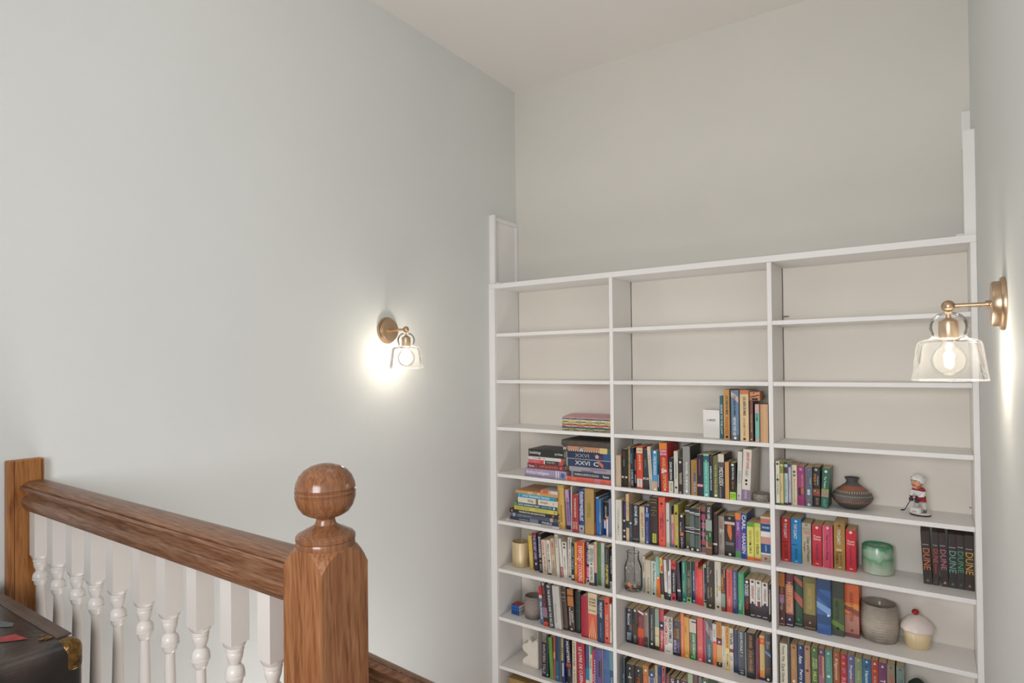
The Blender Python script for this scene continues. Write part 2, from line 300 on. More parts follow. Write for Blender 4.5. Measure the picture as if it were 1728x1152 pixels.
(1,3,-0.7593,0.0332,2.8573,0.2276,0.155,0.0,0,"6888A8","T .1 .5 3c4450 JOE ABERCROMBIE @.25,.62; T .54 .9 ecece8 BEFORE THEY ARE @.25,.62; P .02 .25 d8c0b4; B .88 1 5c6068; O .945 f4f4f4"),
(1,3,-0.7213,0.0371,2.8587,0.2295,0.155,0.0,0,"EACB98","B .0 .08 d87c54; T .13 .5 4c3c34 JOE ABERCROMBIE @.3,.7; T .54 .9 b8605c LAST ARGUMENT OF KINGS @.3,.7; O .955 5a2c20"),
(1,3,-0.681,0.0132,2.8664,0.1819,0.108,0.0,0,"7A4A3C","T .2 .9 d8b49c THE RED SLIPPER @.3,.7; O .95 ddd"),
(1,3,-0.6555,0.0174,2.8549,0.1676,0.108,0.0,0,"7FC4B4","B .0 .23 e0b0b0; T .25 .45 204c70 BIG SUMMER @.2,.75; B .92 1 d8a0a4"),
(1,3,-0.6339,0.0326,2.853,0.1678,0.108,0.0,0,"D8A878","B .0 1 c89064 @.0,.12; B .0 1 e0b890 @.5,.7"),
(1,4,-1.332,0.0263,2.8569,0.1585,0.108,0.0,0,"CDB398",""),
(1,4,-1.3053,0.03,2.8687,0.1911,0.135,0.0,0,"22241E","T .06 .25 a03030 STIEG @.3,.55; T .28 .46 98a098 MILLENNIUM @.3,.55; B .72 .765 e4e0d8; O .745 555"),
(1,4,-1.275,0.015,2.8787,0.2046,0.135,0.0,0,"8A7C50","B .45 1 a07848; T .06 .9 d0c49c HISTORY OF THE EAST @.25,.75"),
(1,4,-1.2596,0.0177,2.8722,0.1998,0.135,0.0,0,"1C2A3C","T .05 .5 6c9cb8 PASSAGE @.2,.55; T .55 .95 c8d4e0 A NOVEL WAY"),
(1,4,-1.2415,0.0099,2.8802,0.1718,0.108,0.0,0,"28242E","B .18 .5 e08060 @.2,.6; T .5 .98 e8e4e4 GHOSTS"),
(1,4,-1.2245,0.0323,2.8669,0.2072,0.135,0.0,0,"DC4830","B .03 .15 e8d8b0; H .07 .11 6c4434 CLASSICS; T .18 .55 f4d8a8 JANE EYRE @.3,.7; B .76 .96 e8e0cc @.1,.9; T .78 .95 6c8ca8 BRONTE @.35,.65"),
(1,4,-1.1918,0.0278,2.871,0.1954,0.135,0.0,0,"34363A","B .71 .755 e4e0d8; T .25 .45 889084 LARSSON @.3,.6; H .72 .745 555 -"),
(1,4,-1.1529,0.0173,2.8571,0.2126,0.135,0.055,0,"D4CCBC","T .1 .7 a89c8c THE STATION @.3,.7; T .75 .98 888 PRESS"),
(1,4,-1.1352,0.023,2.8538,0.1961,0.135,0.0,0,"4A9CD4","B .76 1 c8a888; T .14 .6 f4f4f4 THE PILGRIMAGE @.25,.75; O .04 fff; O .96 e8e4d0"),
(1,4,-1.1118,0.0121,2.8596,0.1972,0.135,0.0,0,"20342C","B .0 .35 2c6c3c; B .6 .9 e8e8e4 @.1,.35; B .0 1 1c2c54 @.6,1"),
(1,4,-1.0922,0.0381,2.853,0.2349,0.155,0.036,0,"C83030","B .0 .13 e88434; B .13 .26 c83c50; H .14 .19 f4e0ec DAN; H .2 .255 f4e0ec BROWN; T .29 .52 f0c060 ANGELS @.3,.75; T .52 .63 f4e8d8 & @.15,.85; T .64 .92 f0c060 DEMONS @.3,.75; O .95 f0c060"),
(1,4,-1.0536,0.021,2.853,0.1666,0.108,0.0,0,"1C262C","T .12 .62 e8e8e4 DAN BROWN @.2,.75; B .66 1 dcd8c8; T .7 .95 5c7c54 THE CODE"),
(1,4,-1.0283,0.0193,2.853,0.2006,0.135,0.0,0,"D8D2C6","T .25 .65 3c3c3c A LONG WAY DOWN @.35,.65; O .86 333"),
(1,4,-1.0076,0.0199,2.853,0.1668,0.108,0.0,0,"2C2420","O .1 d8d0c4; T .36 .78 e4d0bc JONATHAN @.2,.5; T .38 .74 e4d0bc FRANZEN @.55,.85; O .96 988"),
(1,4,-0.9846,0.0355,2.853,0.2271,0.155,0.0,1,"30322E","Z .0 1 d8d8d0; T .32 .9 f8f8f8 MICHAEL CHABON @.38,.68; O .93 f0f0f0"),
(1,4,-0.9459,0.0276,2.853,0.1643,0.108,0.0,0,"B07C44","B .35 .92 4c6480 @.42,.8; T .1 .32 7a8c40 HOME @.42,.8; T .6 .9 d0d8dc THE EDGE @.45,.75"),
(1,4,-0.9165,0.027,2.853,0.1921,0.135,0.0,0,"262430","B .1 .5 8a4444 @.3,.5; B .71 .77 e09098; H .725 .755 f8e0e0 * *"),
(1,4,-0.8873,0.0253,2.853,0.1978,0.135,0.0,0,"5FB4A4","B .0 .04 98d0bc; B .04 .18 2c6468; T .1 .9 d0f0e8 A WHALE OF A TALE @.35,.65; O .95 e4f4f0"),
(1,4,-0.8615,0.0166,2.8569,0.1958,0.135,0.0,0,"1C2430","T .03 .2 8a2430 BRET; T .26 .84 f0f0f0 AMERICAN PSYCHO @.2,.65;"),
(1,4,-0.8425,0.022,2.853,0.1902,0.135,0.0,0,"686C38","T .13 .95 d8d4a8 THE TIME TRAVELLER @.35,.65; O .94 f0f0e8"),
(1,4,-0.8197,0.0262,2.853,0.202,0.135,0.0,0,"24242A","B .0 .18 dcd4c8; B .18 .3 5c5450; T .3 .72 e8e8e4 MIDDLESEX @.15,.85; T .74 .98 a8a8a8 EUGENIDES @.2,.5"),
(1,4,-0.79,0.018,2.853,0.1684,0.108,0.0,0,"D69C5C",""),
(1,4,-0.7685,0.0259,2.853,0.1673,0.108,0.0,0,"201E1E","O .06 e8e8e8; T .12 .46 e8e8e4 Nick Hornby @.3,.75; T .5 .72 d8884c ABOUT A BOY @.35,.65; B .79 1 a4d840; H .85 .88 304010 SLAM; H .91 .94 304010 NOW"),
(1,4,-0.7422,0.0195,2.8637,0.2177,0.135,-0.038,0,"DEDCD0","T .4 .65 a8a8a0 INFINITE @.2,.8; B .9 .93 555 @.3,.6"),
(1,4,-0.719,0.0361,2.853,0.2315,0.155,-0.051,1,"E4DDD0","T .06 .38 d84830 BRIDGET JONES @.35,.75; T .4 .52 909090 DIARY @.35,.7; O .6 2c2420; O .67 2c2420 @.3,.75; B .78 1 8c7490; T .8 .95 d8ccdc PICADOR @.3,.7"),
(1,5,-1.3345,0.0316,2.853,0.2034,0.135,0.0,0,"DDD8C8","T .2 .9 b0aca0 GENTLEMAN @.3,.65"),
(1,5,-1.3025,0.0183,2.8652,0.1989,0.135,0.0,0,"2A2430","B .1 .4 3c3c80 @.5,.9; O .5 d8d4cc; O .75 d8d4cc; O .9 d8d4cc"),
(1,5,-1.2838,0.0155,2.8663,0.2341,0.155,0.0,0,"D8B890","B .57 .72 2c3c34; T .1 .5 a88864 THE GIFT"),
(1,5,-1.268,0.016,2.8675,0.1892,0.108,0.0,0,"3A4040","T .1 .4 783c38 THRILLER @.2,.6; O .52 f0f0f0 ; T .56 .9 707878 HOUSE"),
(1,5,-1.2504,0.0357,2.8662,0.1874,0.108,0.0,0,"202830","T .03 .56 f0f0ec GONE GIRL @.35,.75; T .6 .8 7c2c30 GILLIAN @.3,.55; H .9 .93 aaa FLYNN"),
(1,5,-1.2143,0.0267,2.8708,0.1793,0.108,0.0,0,"D6C6A0","T .17 .55 a83424 KEN FOLLETT @.3,.75; T .58 .84 5c4c34 JACKDAWS @.35,.75"),
(1,5,-1.1862,0.0239,2.8704,0.1882,0.108,0.0,0,"26306C","B .05 .18 e4e4e4 @.4,.6; B .2 .3 6c98d0 @.2,.9; T .4 .95 8894c8 THE MEMORY KEEPER @.3,.65; O .95 ddd"),
(1,5,-1.1613,0.0419,2.8723,0.2328,0.155,0.0,1,"2E2420","H .04 .055 a88c58 ---; H .1 .115 a88c58 ---; H .2 .225 a88458 THE; H .26 .285 a88458 WORLD; H .31 .335 a88458 IS; H .36 .385 a88458 FLAT; B .76 .95 d0d048 @.35,.8; T .78 .93 5c5c20 REVISED @.45,.7"),
(1,5,-1.1148,0.0327,2.8699,0.2377,0.155,0.0,1,"E85440","O .13 38201c; O .18 9c2c28 @.25,.6; T .38 .7 38201c Bryce Alan @.2,.45; T .3 .8 8c3c74 TREMENDOUS @.5,.8; O .88 b83c34"),
(1,5,-1.0817,0.0171,2.8802,0.2113,0.135,0.0,0,"D4DCC8","B .0 .9 e8e0e0 @.55,1; O .4 7a8a7c"),
(1,5,-1.0643,0.0079,2.8844,0.1952,0.135,0.0,0,"707870","T .3 .9 a8b0a8 NEW YORK"),
(1,5,-1.0558,0.0123,2.8847,0.1567,0.108,0.0,0,"D8788C","B .0 .25 e0b098; T .3 .9 f0c0c8 CANDY; B .9 1 7a70a8"),
(1,5,-1.0387,0.02,2.8745,0.2093,0.135,0.0,1,"B8A848","O .2 1c1c18; T .3 .95 e8e0a8 COOKERY @.6,.9; O .95 1c1c18"),
(1,5,-1.0183,0.0246,2.8859,0.1617,0.108,0.0,0,"2C1E2C","O .04 f0f0f0; T .22 .5 e0d8e4 Sweet Tooth @.2,.5; B .52 .62 d87c4c @.2,.8; T .66 .97 e0e0e8 Jane Green @.3,.7"),
(1,5,-0.9933,0.022,2.9007,0.2038,0.135,0.0,0,"26261E","Z .17 .45 8c8a50; Z .63 .93 8c8a50; B .1 .12 f0f0f0; B .13 .14 f0f0f0; B .485 .495 f0f0f0; B .51 .52 f0f0f0; B .58 .6 f0f0f0; O .96 e8e4d0"),
(1,5,-0.9639,0.0236,2.8771,0.202,0.135,0.0,0,"20262A","Z .17 .44 88a098; Z .6 .9 88a098; B .09 .11 f0f0f0; B .13 .14 f0f0f0; B .45 .465 f0f0f0; B .49 .5 f0f0f0; B .55 .57 f0f0f0; O .96 e8e4d0"),
(1,5,-0.9376,0.0252,2.8725,0.2027,0.135,0.0,0,"2A302C","Z .2 .44 68786c; Z .62 .9 68786c; B .1 .12 f0f0f0; B .14 .15 f0f0f0; B .465 .48 f0f0f0; B .56 .57 f0f0f0; O .95 e8e4d0; B 0 1 d0ccc8 @.94,1"),
(1,5,-0.9119,0.0204,2.8856,0.207,0.135,0.0,0,"26282E","B .0 .08 a85850; B .14 .27 c0506c; B .33 .46 c0506c; B .54 .64 c0506c; B .72 .83 c05058; T .15 .85 d8b8c8 NEVERLAND @.3,.7; B .88 1 a87480"),
(1,5,-0.8814,0.0284,2.8554,0.2319,0.155,0.0,0,"2A2A2A","T .04 .3 e0e0dc THE GIRL @.3,.75; B .3 .52 a0aca0; B .53 .74 2c5c38; B .74 1 6c4c34; B .55 .63 a0b458 @.6,.8; T .6 .85 d8d4b8 ON FIRE @.05,.3; B .84 .86 c89048"),
(1,5,-0.8525,0.0179,2.8737,0.1903,0.135,0.0,0,"38242A","B .715 .76 e8e0d8; B .0 .7 4c3030 @.2,.4"),
(1,5,-0.8342,0.027,2.8927,0.1772,0.108,0.0,0,"A4988C","T .12 .32 b04048 OUTLIERS @.3,.75; H .33 .41 f0ece4 21; T .48 .76 4c443c GIRLS ONLY @.35,.55"),
(1,5,-0.8047,0.0461,2.8884,0.1851,0.108,0.0,0,"1E1818","O .06 a09890; B .145 .215 d8c4a8; F .23 .62 e4743c; H .65 .68 b8b0a8 PILGRIM; H .69 .72 b8b0a8 EXPERIMENT; O .95 f0f0f0"),
(1,5,-0.7583,0.0256,2.8941,0.2011,0.135,0.0,0,"7C4C98","B .0 .15 e8843c; B .86 1 58a868; T .2 .4 e0c8e8 Jennifer @.2,.75; O .45 d83c50; T .5 .82 5c3074 Crusie @.2,.6"),
(1,5,-0.73,0.0237,2.8865,0.2042,0.135,0.0,0,"2C3C98","T .03 .36 f0f0f0 CARL @.15,.8; T .44 .88 e8d8e0 HIAASEN @.15,.8; B .0 .12 3c9c6c @.8,1; B .5 1 2c64b0 @.8,1;"),
(1,5,-0.7035,0.0285,2.88,0.169,0.108,0.0,0,"E0DC68","B .0 .11 5ca038; T .2 .5 a8a04c WILD DUCK @.3,.7; O .53 c0a838; B .54 .6 302c18 @.35,.6; T .64 .82 4c481c CARL H. @.3,.75; B .9 1 e8743c"),
(1,5,-0.6745,0.0274,2.8872,0.168,0.108,0.0,0,"E0D868","B .0 .1 b8d058; T .2 .5 b0a850 SKINNY DIP @.3,.7; T .55 .82 302c18 A PELICAN @.3,.75; B .93 1 e0604c"),
(1,5,-0.6464,0.0403,2.8893,0.2007,0.135,0.0,0,"E0C0A8","B .04 .14 c87464; B .15 .32 1c4c88; H .21 .26 f0f0f0 THE FARM; B .33 .44 f0e8e0; B .45 .6 d0988c; B .6 .8 1c4c88; T .63 .76 e0e4e8 NORTH @.45,.6; B .8 .83 f0ece4; B .83 1 b8a494; O .92 a04c44"),
(1,6,-1.2342,0.0138,2.95,0.1823,0.108,0.0,0,"C8BDA8","T .1 .5 5c4c44 Letters; B .6 1 98a4a0"),
(1,6,-1.2141,0.0278,2.9367,0.1712,0.108,0.0,0,"CFC0A4","T .5 .85 8c8068 The Lost Symbolist @.3,.7; O .94 665"),
(1,6,-1.1842,0.0275,2.9378,0.17,0.108,0.0,0,"CDD6C8","T .05 .6 3c4c44 Ann Patchett @.35,.75; T .62 .9 789088 Bel Canto @.3,.6; O .95 333"),
(1,6,-1.1475,0.0177,2.9242,0.2004,0.135,0.039,0,"74B4A4","B .5 1 f0741c; O .52 f8e0d0; T .05 .45 a8d8cc SEASIDE"),
(1,6,-1.127,0.0165,2.9218,0.2009,0.135,0.037,0,"3A2028","B .0 .38 e8c060; B .2 .34 d84c50 @.3,.95; B .9 1 d8e0b0; T .42 .7 b85030 DRAGON @.3,.6; T .03 .2 5c3c20 TALE @.2,.4"),
(1,6,-1.1052,0.0141,2.9177,0.2025,0.135,0.036,0,"E0D8D4","B .82 1 3c3c3c; B .0 .04 8a3030; T .1 .8 b8b0b0 SNOW"),
(1,6,-1.0902,0.015,2.9179,0.1979,0.135,0.0,0,"E8E0DC","B .0 .28 3c3434 @.1,.5; B .84 1 243c30; T .3 .8 a8a0a0 BIRCHES; O .88 f0f0f0"),
(1,6,-1.0748,0.0214,2.9283,0.1926,0.135,0.0,0,"20181C","B .0 .21 e04848; H .06 .14 58181c AB; T .3 .78 f0ecec THE FIFTH WAVE @.3,.65; B .82 1 e04c64; O .94 3c181c"),
(1,6,-1.0439,0.0175,2.9258,0.1894,0.108,0.048,0,"302028","B .69 .74 e8e4dc; B .1 .5 503848 @.5,.8; B .0 1 48304c @0,.1"),
(1,6,-1.0259,0.0197,2.9367,0.1993,0.135,0.0,0,"208074","T .05 .3 c0dcd0 ELEANOR @.3,.7; T .4 .85 c8d088 OLIPHANT @.3,.6; O .94 8ccce4; B .0 .3 207c50 @.7,1"),
(1,6,-1.0059,0.0244,2.9436,0.1976,0.135,0.0,0,"1E2018","B .0 1 90b088 @.0,.1; B .0 1 90b088 @.9,1; B .87 1 98cc7c; T .2 .85 a8a088 THE GREEN MILE @.25,.7; O .94 2c3c24"),
(1,6,-0.981,0.0185,2.9497,0.1991,0.129,0.0,0,"243C68","B .0 .3 1c4444; T .05 .88 c8ccd8 WHEELHOUSE @.3,.7; O .95 8cc8f0"),
(1,6,-0.9622,0.0144,2.9427,0.2009,0.135,0.0,0,"E03C3C","T .05 .4 782028 SUN DOG @.3,.7; T .45 .9 d8786c BITE"),
(1,6,-0.9473,0.0231,2.9366,0.1725,0.108,0.0,0,"EC3A34","T .1 .8 f08070 A CHRISTMAS STORY @.35,.8"),
(1,6,-0.9238,0.0183,2.9458,0.1967,0.133,0.0,0,"E8E4DC","B .05 .86 2c2840 @.2,.8; B .0 .08 a8cc70; T .3 .85 9c9cc0 THE LIGHT @.35,.6; B .87 1 c8cc8c @.1,.9; O .9 333"),
(1,6,-0.9046,0.0381,2.9254,0.2231,0.154,0.0,1,"342C26","T .0 .45 c8b8a8 The Grand Epoch @.1,.4; T .18 .26 c8b898 The @.5,.7; T .55 .75 b8a060 stories @.55,.75; T .55 .78 b8a888 collected @.2,.4; O .93 b8a060"),
(1,6,-0.866,0.0293,2.9304,0.2251,0.149,0.0,0,"D8D0BC","T .03 .88 4c4840 LITTLE FIRES EVERYWHERE @.3,.48; O .94 443; B .5 .6 d0b868 @.6,1"),
(1,6,-0.8347,0.0218,2.926,0.1965,0.135,0.0,0,"382018","B .12 .5 a85c28 @.1,.5; B .0 .2 b8a078 @.6,.8; T .1 .5 d8a070 SIDNEY @.15,.45; O .53 b84020; B .58 .9 8ca090; B .9 1 8c4430; B .0 1 301c18 @.85,1"),
(1,6,-0.8115,0.0265,2.9289,0.1976,0.135,0.0,0,"DE5048","T .06 .62 a83c2c CRAZY RICH ASIANS @.35,.75; T .7 .85 f4d8b0 KEVIN KWAN @.15,.8"),
(1,6,-0.784,0.0218,2.9284,0.1994,0.135,0.0,0,"36386C","T .04 .68 b8b8d8 CHINA RICH GIRLFRIEND @.3,.7; T .72 .88 8ca8c8 KEVIN KWAN @.2,.6"),
(1,6,-0.7618,0.0278,2.9362,0.1897,0.108,0.0,0,"12A074","T .04 .6 a8b848 RICH PEOPLE PROBLEMS @.25,.65; T .64 .72 e8dc90 a novel; T .75 .9 e0f0e0 KWAN @.1,.6; B .78 1 e8b050 @.85,1"),
(1,6,-0.7319,0.0231,2.9334,0.1663,0.108,0.0,0,"1C141C","O .07 f0f0f0; T .13 .45 e8e0e0 CROSSED @.1,.8; B .5 .85 2c1418; T .52 .82 c83048 POPULAR @.3,.75"),
(1,6,-0.7058,0.0224,2.9278,0.1727,0.108,0.0,0,"E2D8CC","O .06 444; T .17 .52 a04434 EVERNIGHT @.3,.75; B .64 1 3a3436; B .58 .7 2c2c28 @.3,.7; H .92 .95 f8f8f8 ###"),
(1,6,-0.6822,0.0256,2.9299,0.1711,0.108,0.0,0,"E2D8CC","O .06 444; T .17 .52 7c8088 STARGAZER @.3,.75; B .68 1 443840; B .55 .7 74404c @.3,.8; H .92 .95 f8f8f8 ###"),
(1,6,-0.6542,0.0253,2.9288,0.1665,0.108,0.0,0,"E2D8CC","O .06 444; T .17 .5 6c6860 HOURGLASS @.35,.7; B .62 1 403840; B .56 .64 2c2830 @.3,.7; H .92 .95 f8f8f8 ###"),
(1,6,-0.6245,0.0088,2.9174,0.1673,0.108,0.0,0,"2A2420","B .14 .8 a89c90 @.3,1; O .2 222"),
(1,7,-1.3279,0.0342,2.95,0.1763,0.108,0.0,0,"18202E","O .05 b8b0b8; T .15 .48 e8e4ec Blood Lines @.2,.7; B .45 .62 7c5c54 @.5,.9; T .7 .92 b8c8e0 BROOKS @.4,.8; T .7 .92 e0e8f0 SERIES @.15,.4"),
(1,7,-1.2924,0.0268,2.95,0.1765,0.108,0.0,0,"2E2620","O .03 f0ece0; O .33 c8a89c @-.1,.2; B .4 .7 483c2c; O .78 a8a898; T .72 .95 8c8c7c LIGHT @.2,.7"),
(1,7,-1.2636,0.0321,2.95,0.1792,0.108,0.0,0,"74201E","P .0 .12 f0ece8; T .18 .5 b87070 NIGHT FIRE @.2,.6; B .5 .76 d85430; B .76 1 a82c34; T .78 .95 d8605c EMBER @.3,.6"),
(1,7,-1.2305,0.0249,2.95,0.175,0.108,0.0,0,"8C7268","O .04 e8d8c8; B .7 1 403c38; B .86 .87 988; B .9 .91 988; B .0 1 a09484 @.85,1"),
(1,7,-1.2037,0.0288,2.95,0.2043,0.129,0.0,0,"222420","T .14 .82 dcdcd4 Confederacy of Dunces @.35,.65; O .88 e8e8e0"),
(1,7,-1.1718,0.0213,2.95,0.2053,0.129,0.0,0,"B4C4A0","B .0 .42 98ac98; B .42 .9 d8d4a4; B .42 .43 984c3c; B .65 .66 3c3428; B .9 1 403430"),
(1,7,-1.1486,0.0231,2.95,0.2076,0.129,0.0,0,"B82C38","B .29 .47 1c3050; O .38 e8e8f0; T .5 .95 f0d0d0 Different @.3,.8; T .03 .25 d87c7c SEASONS @.5,.7"),
(1,7,-1.1239,0.0431,2.9487,0.1804,0.108,0.0,1,"EDE8E0","T .02 .78 d44430 THE CHARM SCHOOL @.06,.48; T .02 .7 26262c NELSON DEMILLE @.55,.92; H .93 .945 555 --"),
(1,7,-1.0787,0.0382,2.9476,0.1679,0.108,0.0,0,"221C2C","O .08 706c74; T .22 .5 b07838 PATRICIA @.1,.45; T .22 .5 c8a040 BONES @.5,.8; T .55 .92 d0c8e4 SMOKE @.1,.45; T .6 .92 9080c8 GAME @.55,.85"),
(1,7,-1.0402,0.0162,2.95,0.2116,0.129,0.0,0,"E87430","T .05 .95 f4b8a0 THIRD GRADE CONNECTED @.25,.75"),
(1,7,-1.023,0.0245,2.95,0.1977,0.129,0.0,0,"EA9C28","B .0 .9 d8a858 @.35,.6; T .2 .4 a86c20 SUNSET @.2,.4; O .94 f0d8a0"),
(1,7,-0.9962,0.0327,2.95,0.1951,0.129,0.0,0,"2C7C3C","B .0 .33 dcd0c0; B .05 .08 333 @.3,1; B .37 .85 7c7060 @.0,.35; T .37 .96 e8f0e4 LIANE MORIARTY @.45,.8; B .55 .56 222; O .93 e0e8d8 @.2,.5"),
(1,7,-0.9593,0.0275,2.95,0.2074,0.129,0.0,0,"E04C50","T .1 .7 f07c78 THE RED ROOM @.3,.7; O .68 f8e8e8 ; O .95 f4c8c8"),
(1,7,-0.9309,0.0138,2.95,0.2044,0.129,0.0,0,"9C1C30","B .0 1 c8748c @.7,.9; T .2 .7 c85060 ROSE"),
(1,7,-0.9161,0.0303,2.95,0.2057,0.129,0.0,0,"3C5460","P2 .0 .5 a8aca4; T .05 .4 b03c48 STEPHEN STORM @.3,.75; T .55 .85 9ccccc SILENT SEA @.35,.65; O .92 e8f0f0"),
(1,7,-0.8849,0.0177,2.95,0.1962,0.129,0.0,0,"E87024","B .0 .42 e0dcd8; T .08 .36 2c2c34 Casey H @.3,.7; O .44 e84018"),
(1,7,-0.8663,0.0245,2.95,0.2071,0.129,0.0,0,"D8A460","B .0 .35 d08c44; T .05 .3 b87434 DUTCH @.3,.7; B .35 .37 302018; B .37 .5 70283c; O .44 e0c0d0; B .9 1 2c2c2c; O .93 ddd @.3,.8"),
(1,7,-0.8411,0.0147,2.95,0.1963,0.129,0.0,0,"D8D4C4","T .03 .95 8c8c88 The Devil in the White City @.3,.65"),
(1,7,-0.8226,0.0183,2.9383,0.2022,0.135,0.0,0,"E8A830","B .5 .97 e8d890; T .03 .5 a03c18 PALAHNIUK @.25,.75; T .62 .95 a03c18 PYGMY @.25,.75"),
(1,7,-0.8037,0.0175,2.9394,0.1982,0.135,0.0,0,"D8D0C0","T .1 .4 4c4030 Walk @.1,.9; B .48 .56 8c4430; T .62 .8 847c70 UK @.2,.7;"),
(1,7,-0.7836,0.0174,2.9345,0.1964,0.135,0.0,0,"26284C","T .05 .95 3c4478 THE GATHERING STORM @.4,.8; B .0 1 1c1c30 @.0,.2"),
(1,7,-0.7628,0.0312,2.9257,0.2014,0.135,0.0,0,"26303A","T .02 .5 e0e4e4 JODI PICOULT @.25,.7; O .56 8c8474; B .64 .85 505c60 @.35,.5; T .88 .97 b8bcc0 19"),
(1,7,-0.727,0.0419,2.9188,0.2042,0.135,0.0,1,"221C1C","B .0 1 d0ccc4 @.0,.06; T .04 .32 c88c50 AYN RAND @.3,.85; K .36 .86 b8987c; T .38 .84 c89868 ATLAS SHRUGGED @.4,.75"),
(1,7,-0.6847,0.0069,2.9288,0.2002,0.135,0.0,0,"B87888","B .0 .1 2c7c54; B .0 1 6c3c64 @.5,.9"),
(1,7,-0.6774,0.008,2.9293,0.1841,0.108,0.0,0,"7C2430","T .3 .9 a85060 BALLET"),
(1,7,-0.6681,0.0212,2.9318,0.201,0.135,0.0,0,"D0B068","B .06 .2 e86430; O .12 f0a060; B .78 .93 e89438; B .94 1 2c3060; T .25 .75 e0cc90 COLLECTED POEMS @.4,.7"),
(1,7,-0.6447,0.0244,2.9291,0.2135,0.135,0.0,0,"241C1C","B .15 .2 78787c @.1,.9; P .35 .48 6c90c0; T .2 .3 a8a8a8 DEAN; B .7 .73 8c3430; O .95 f0f0f0"),
(1,8,-1.3174,0.0146,2.8714,0.2285,0.155,0.0,0,"1C3440","T .1 .9 8cc0c8 DEEP WATER @.3,.7"),
(1,8,-1.3019,0.044,2.88,0.2022,0.135,0.0,0,"1A1818","E .1 e8e0d8; T .2 .3 b8b0a8 ANNA @.2,.8; B .3 .34 c8c8c8 @.3,.7; B .36 .5 5c5854 @.4,.7"),
(1,8,-1.2553,0.0433,2.88,0.2034,0.135,0.0,0,"1E1A18","E .1 f0f0e8; T .17 .25 5c7c84 CAT @.3,.9; T .27 .5 c05828 EMBERS @.2,.8"),
(1,8,-1.21,0.0295,2.88,0.2185,0.135,0.0,0,"C86428","B .0 .2 b8843c; O .11 f4e4c0; T .25 .7 e8a070 HOT ICE @.2,.7"),
(1,8,-1.1791,0.0299,2.88,0.2019,0.135,0.0,0,"303C68","O .1 d8dce4; B .15 .5 c8ccdc @.0,.15; B .15 .5 c8ccdc @.85,1; T .17 .5 8898c0 BLUE MOON"),
(1,8,-1.1475,0.0311,2.88,0.2358,0.155,0.0,0,"3C3468","B .0 .4 a89868 @.0,.45; B .02 .2 1c3c70 @.5,1; T .03 .4 e0d8b8 OTHERLAND @.1,.4"),
(1,8,-1.1147,0.0232,2.88,0.237,0.155,0.0,0,"2C2430","B .0 .8 c8686c @.15,.8; T .03 .3 30202c MATTER @.3,.7"),
(1,8,-1.0904,0.0164,2.88,0.2043,0.135,0.0,0,"74302C","T .05 .4 a86c64 BRICK"),
(1,8,-1.0726,0.0265,2.88,0.1987,0.135,0.0,0,"2C1C20","T .03 .15 ece8e4 UP; T .2 .5 888 DARK"),
(1,8,-1.0446,0.0229,2.88,0.197,0.135,0.0,0,"241C1C","B .02 .12 d8d4cc @.4,.7; T .2 .6 777 NIGHT"),
(1,8,-1.0203,0.0334,2.88,0.1963,0.135,0.0,0,"341C2C","O .05 e0a0ac; T .12 .5 b07080 DUSK"),
(1,8,-0.9838,0.0233,2.88,0.2387,0.155,0.0,0,"9CB48C","T .1 .6 b8c8a4 SAGE"),
(1,8,-0.9592,0.0231,2.88,0.2399,0.155,0.0,0,"5A3424","T .1 .6 8c6444 AUTUMN"),
(1,8,-0.9333,0.0159,2.88,0.2374,0.155,0.0,0,"6C6870",""),
(1,8,-0.9161,0.0264,2.88,0.2307,0.155,0.0,0,"2A6038","O .06 e8f0e4; T .12 .6 4c8c58 IVY"),
(2,4,-0.5741,0.0168,2.8548,0.1892,0.108,0.0,1,"E2DCC4","O .06 333; T .15 .9 6c746c TEARS OF THE GIRAFFE @.4,.65; B .955 1 28482c; O .42 333; B .0 1 203424 @.0,.07"),
(2,4,-0.5569,0.0137,2.8565,0.1869,0.108,0.0,0,"DCC888","B .0 .05 4c6830; B .1 .26 8c9848; T .3 .85 8c7c44 KALAHARI @.35,.6; B .95 1 607030; B .0 1 283c20 @.0,.08"),
(2,4,-0.5427,0.0147,2.871,0.186,0.108,0.0,0,"C0DCD0","B .0 .05 283c34; B .12 .26 58444c; T .3 .9 60847c THE FULL CUPBOARD @.4,.65; B .95 1 482c3c; B .0 1 283c34 @.0,.07"),
(2,4,-0.5276,0.0115,2.8784,0.1773,0.108,0.0,0,"CCC0D8","B .0 .08 48507c; T .15 .85 7c7490 COMPANY OF @.4,.65; B .94 1 442c50; B .0 1 201c28 @.0,.1"),
(2,4,-0.5149,0.0202,2.8904,0.1728,0.108,0.0,0,"EADEB8","O .17 68745c; O .26 7c8458; T .35 .93 9c946c Blue Shoes and Luck @.4,.7; B .0 1 e8dcb8 @.0,.05"),
(2,4,-0.4943,0.0294,2.8947,0.169,0.108,0.0,0,"A0346C","O .08 c890b4; T .2 .52 e8a0a0 TEMPTATION @.55,.8; T .2 .52 b05c94 LESSONS @.2,.45; B .55 .75 3c2c3c @.15,.5; B .55 .7 c07040 @.5,.85; T .8 .97 c84c7c BALOGH @.4,.9"),
(2,4,-0.4618,0.0273,2.8881,0.1683,0.108,0.0,0,"5C6874","O .07 d05c58 @.3,.8; T .2 .5 c0e0dc Voyager @.65,.85; T .2 .5 a05054 Gabriel @.15,.4; O .6 c8d0e0 @.1,.9; O .67 c8d0e0 @.1,.9; T .8 .92 c88074 DELL @.3,.7; O .95 d8dcdc"),
(2,4,-0.4341,0.0284,2.8977,0.1705,0.108,0.0,0,"241E1C","O .07 98b4c0; T .15 .5 c88830 FIERY @.15,.5; T .2 .47 d0d0cc Tempest @.6,.85; B .55 .72 8c4c3c; O .6 d8b8a0 @.1,.5; O .64 c07060 @.5,.9; T .78 .95 b0906c BOOK @.4,.8"),
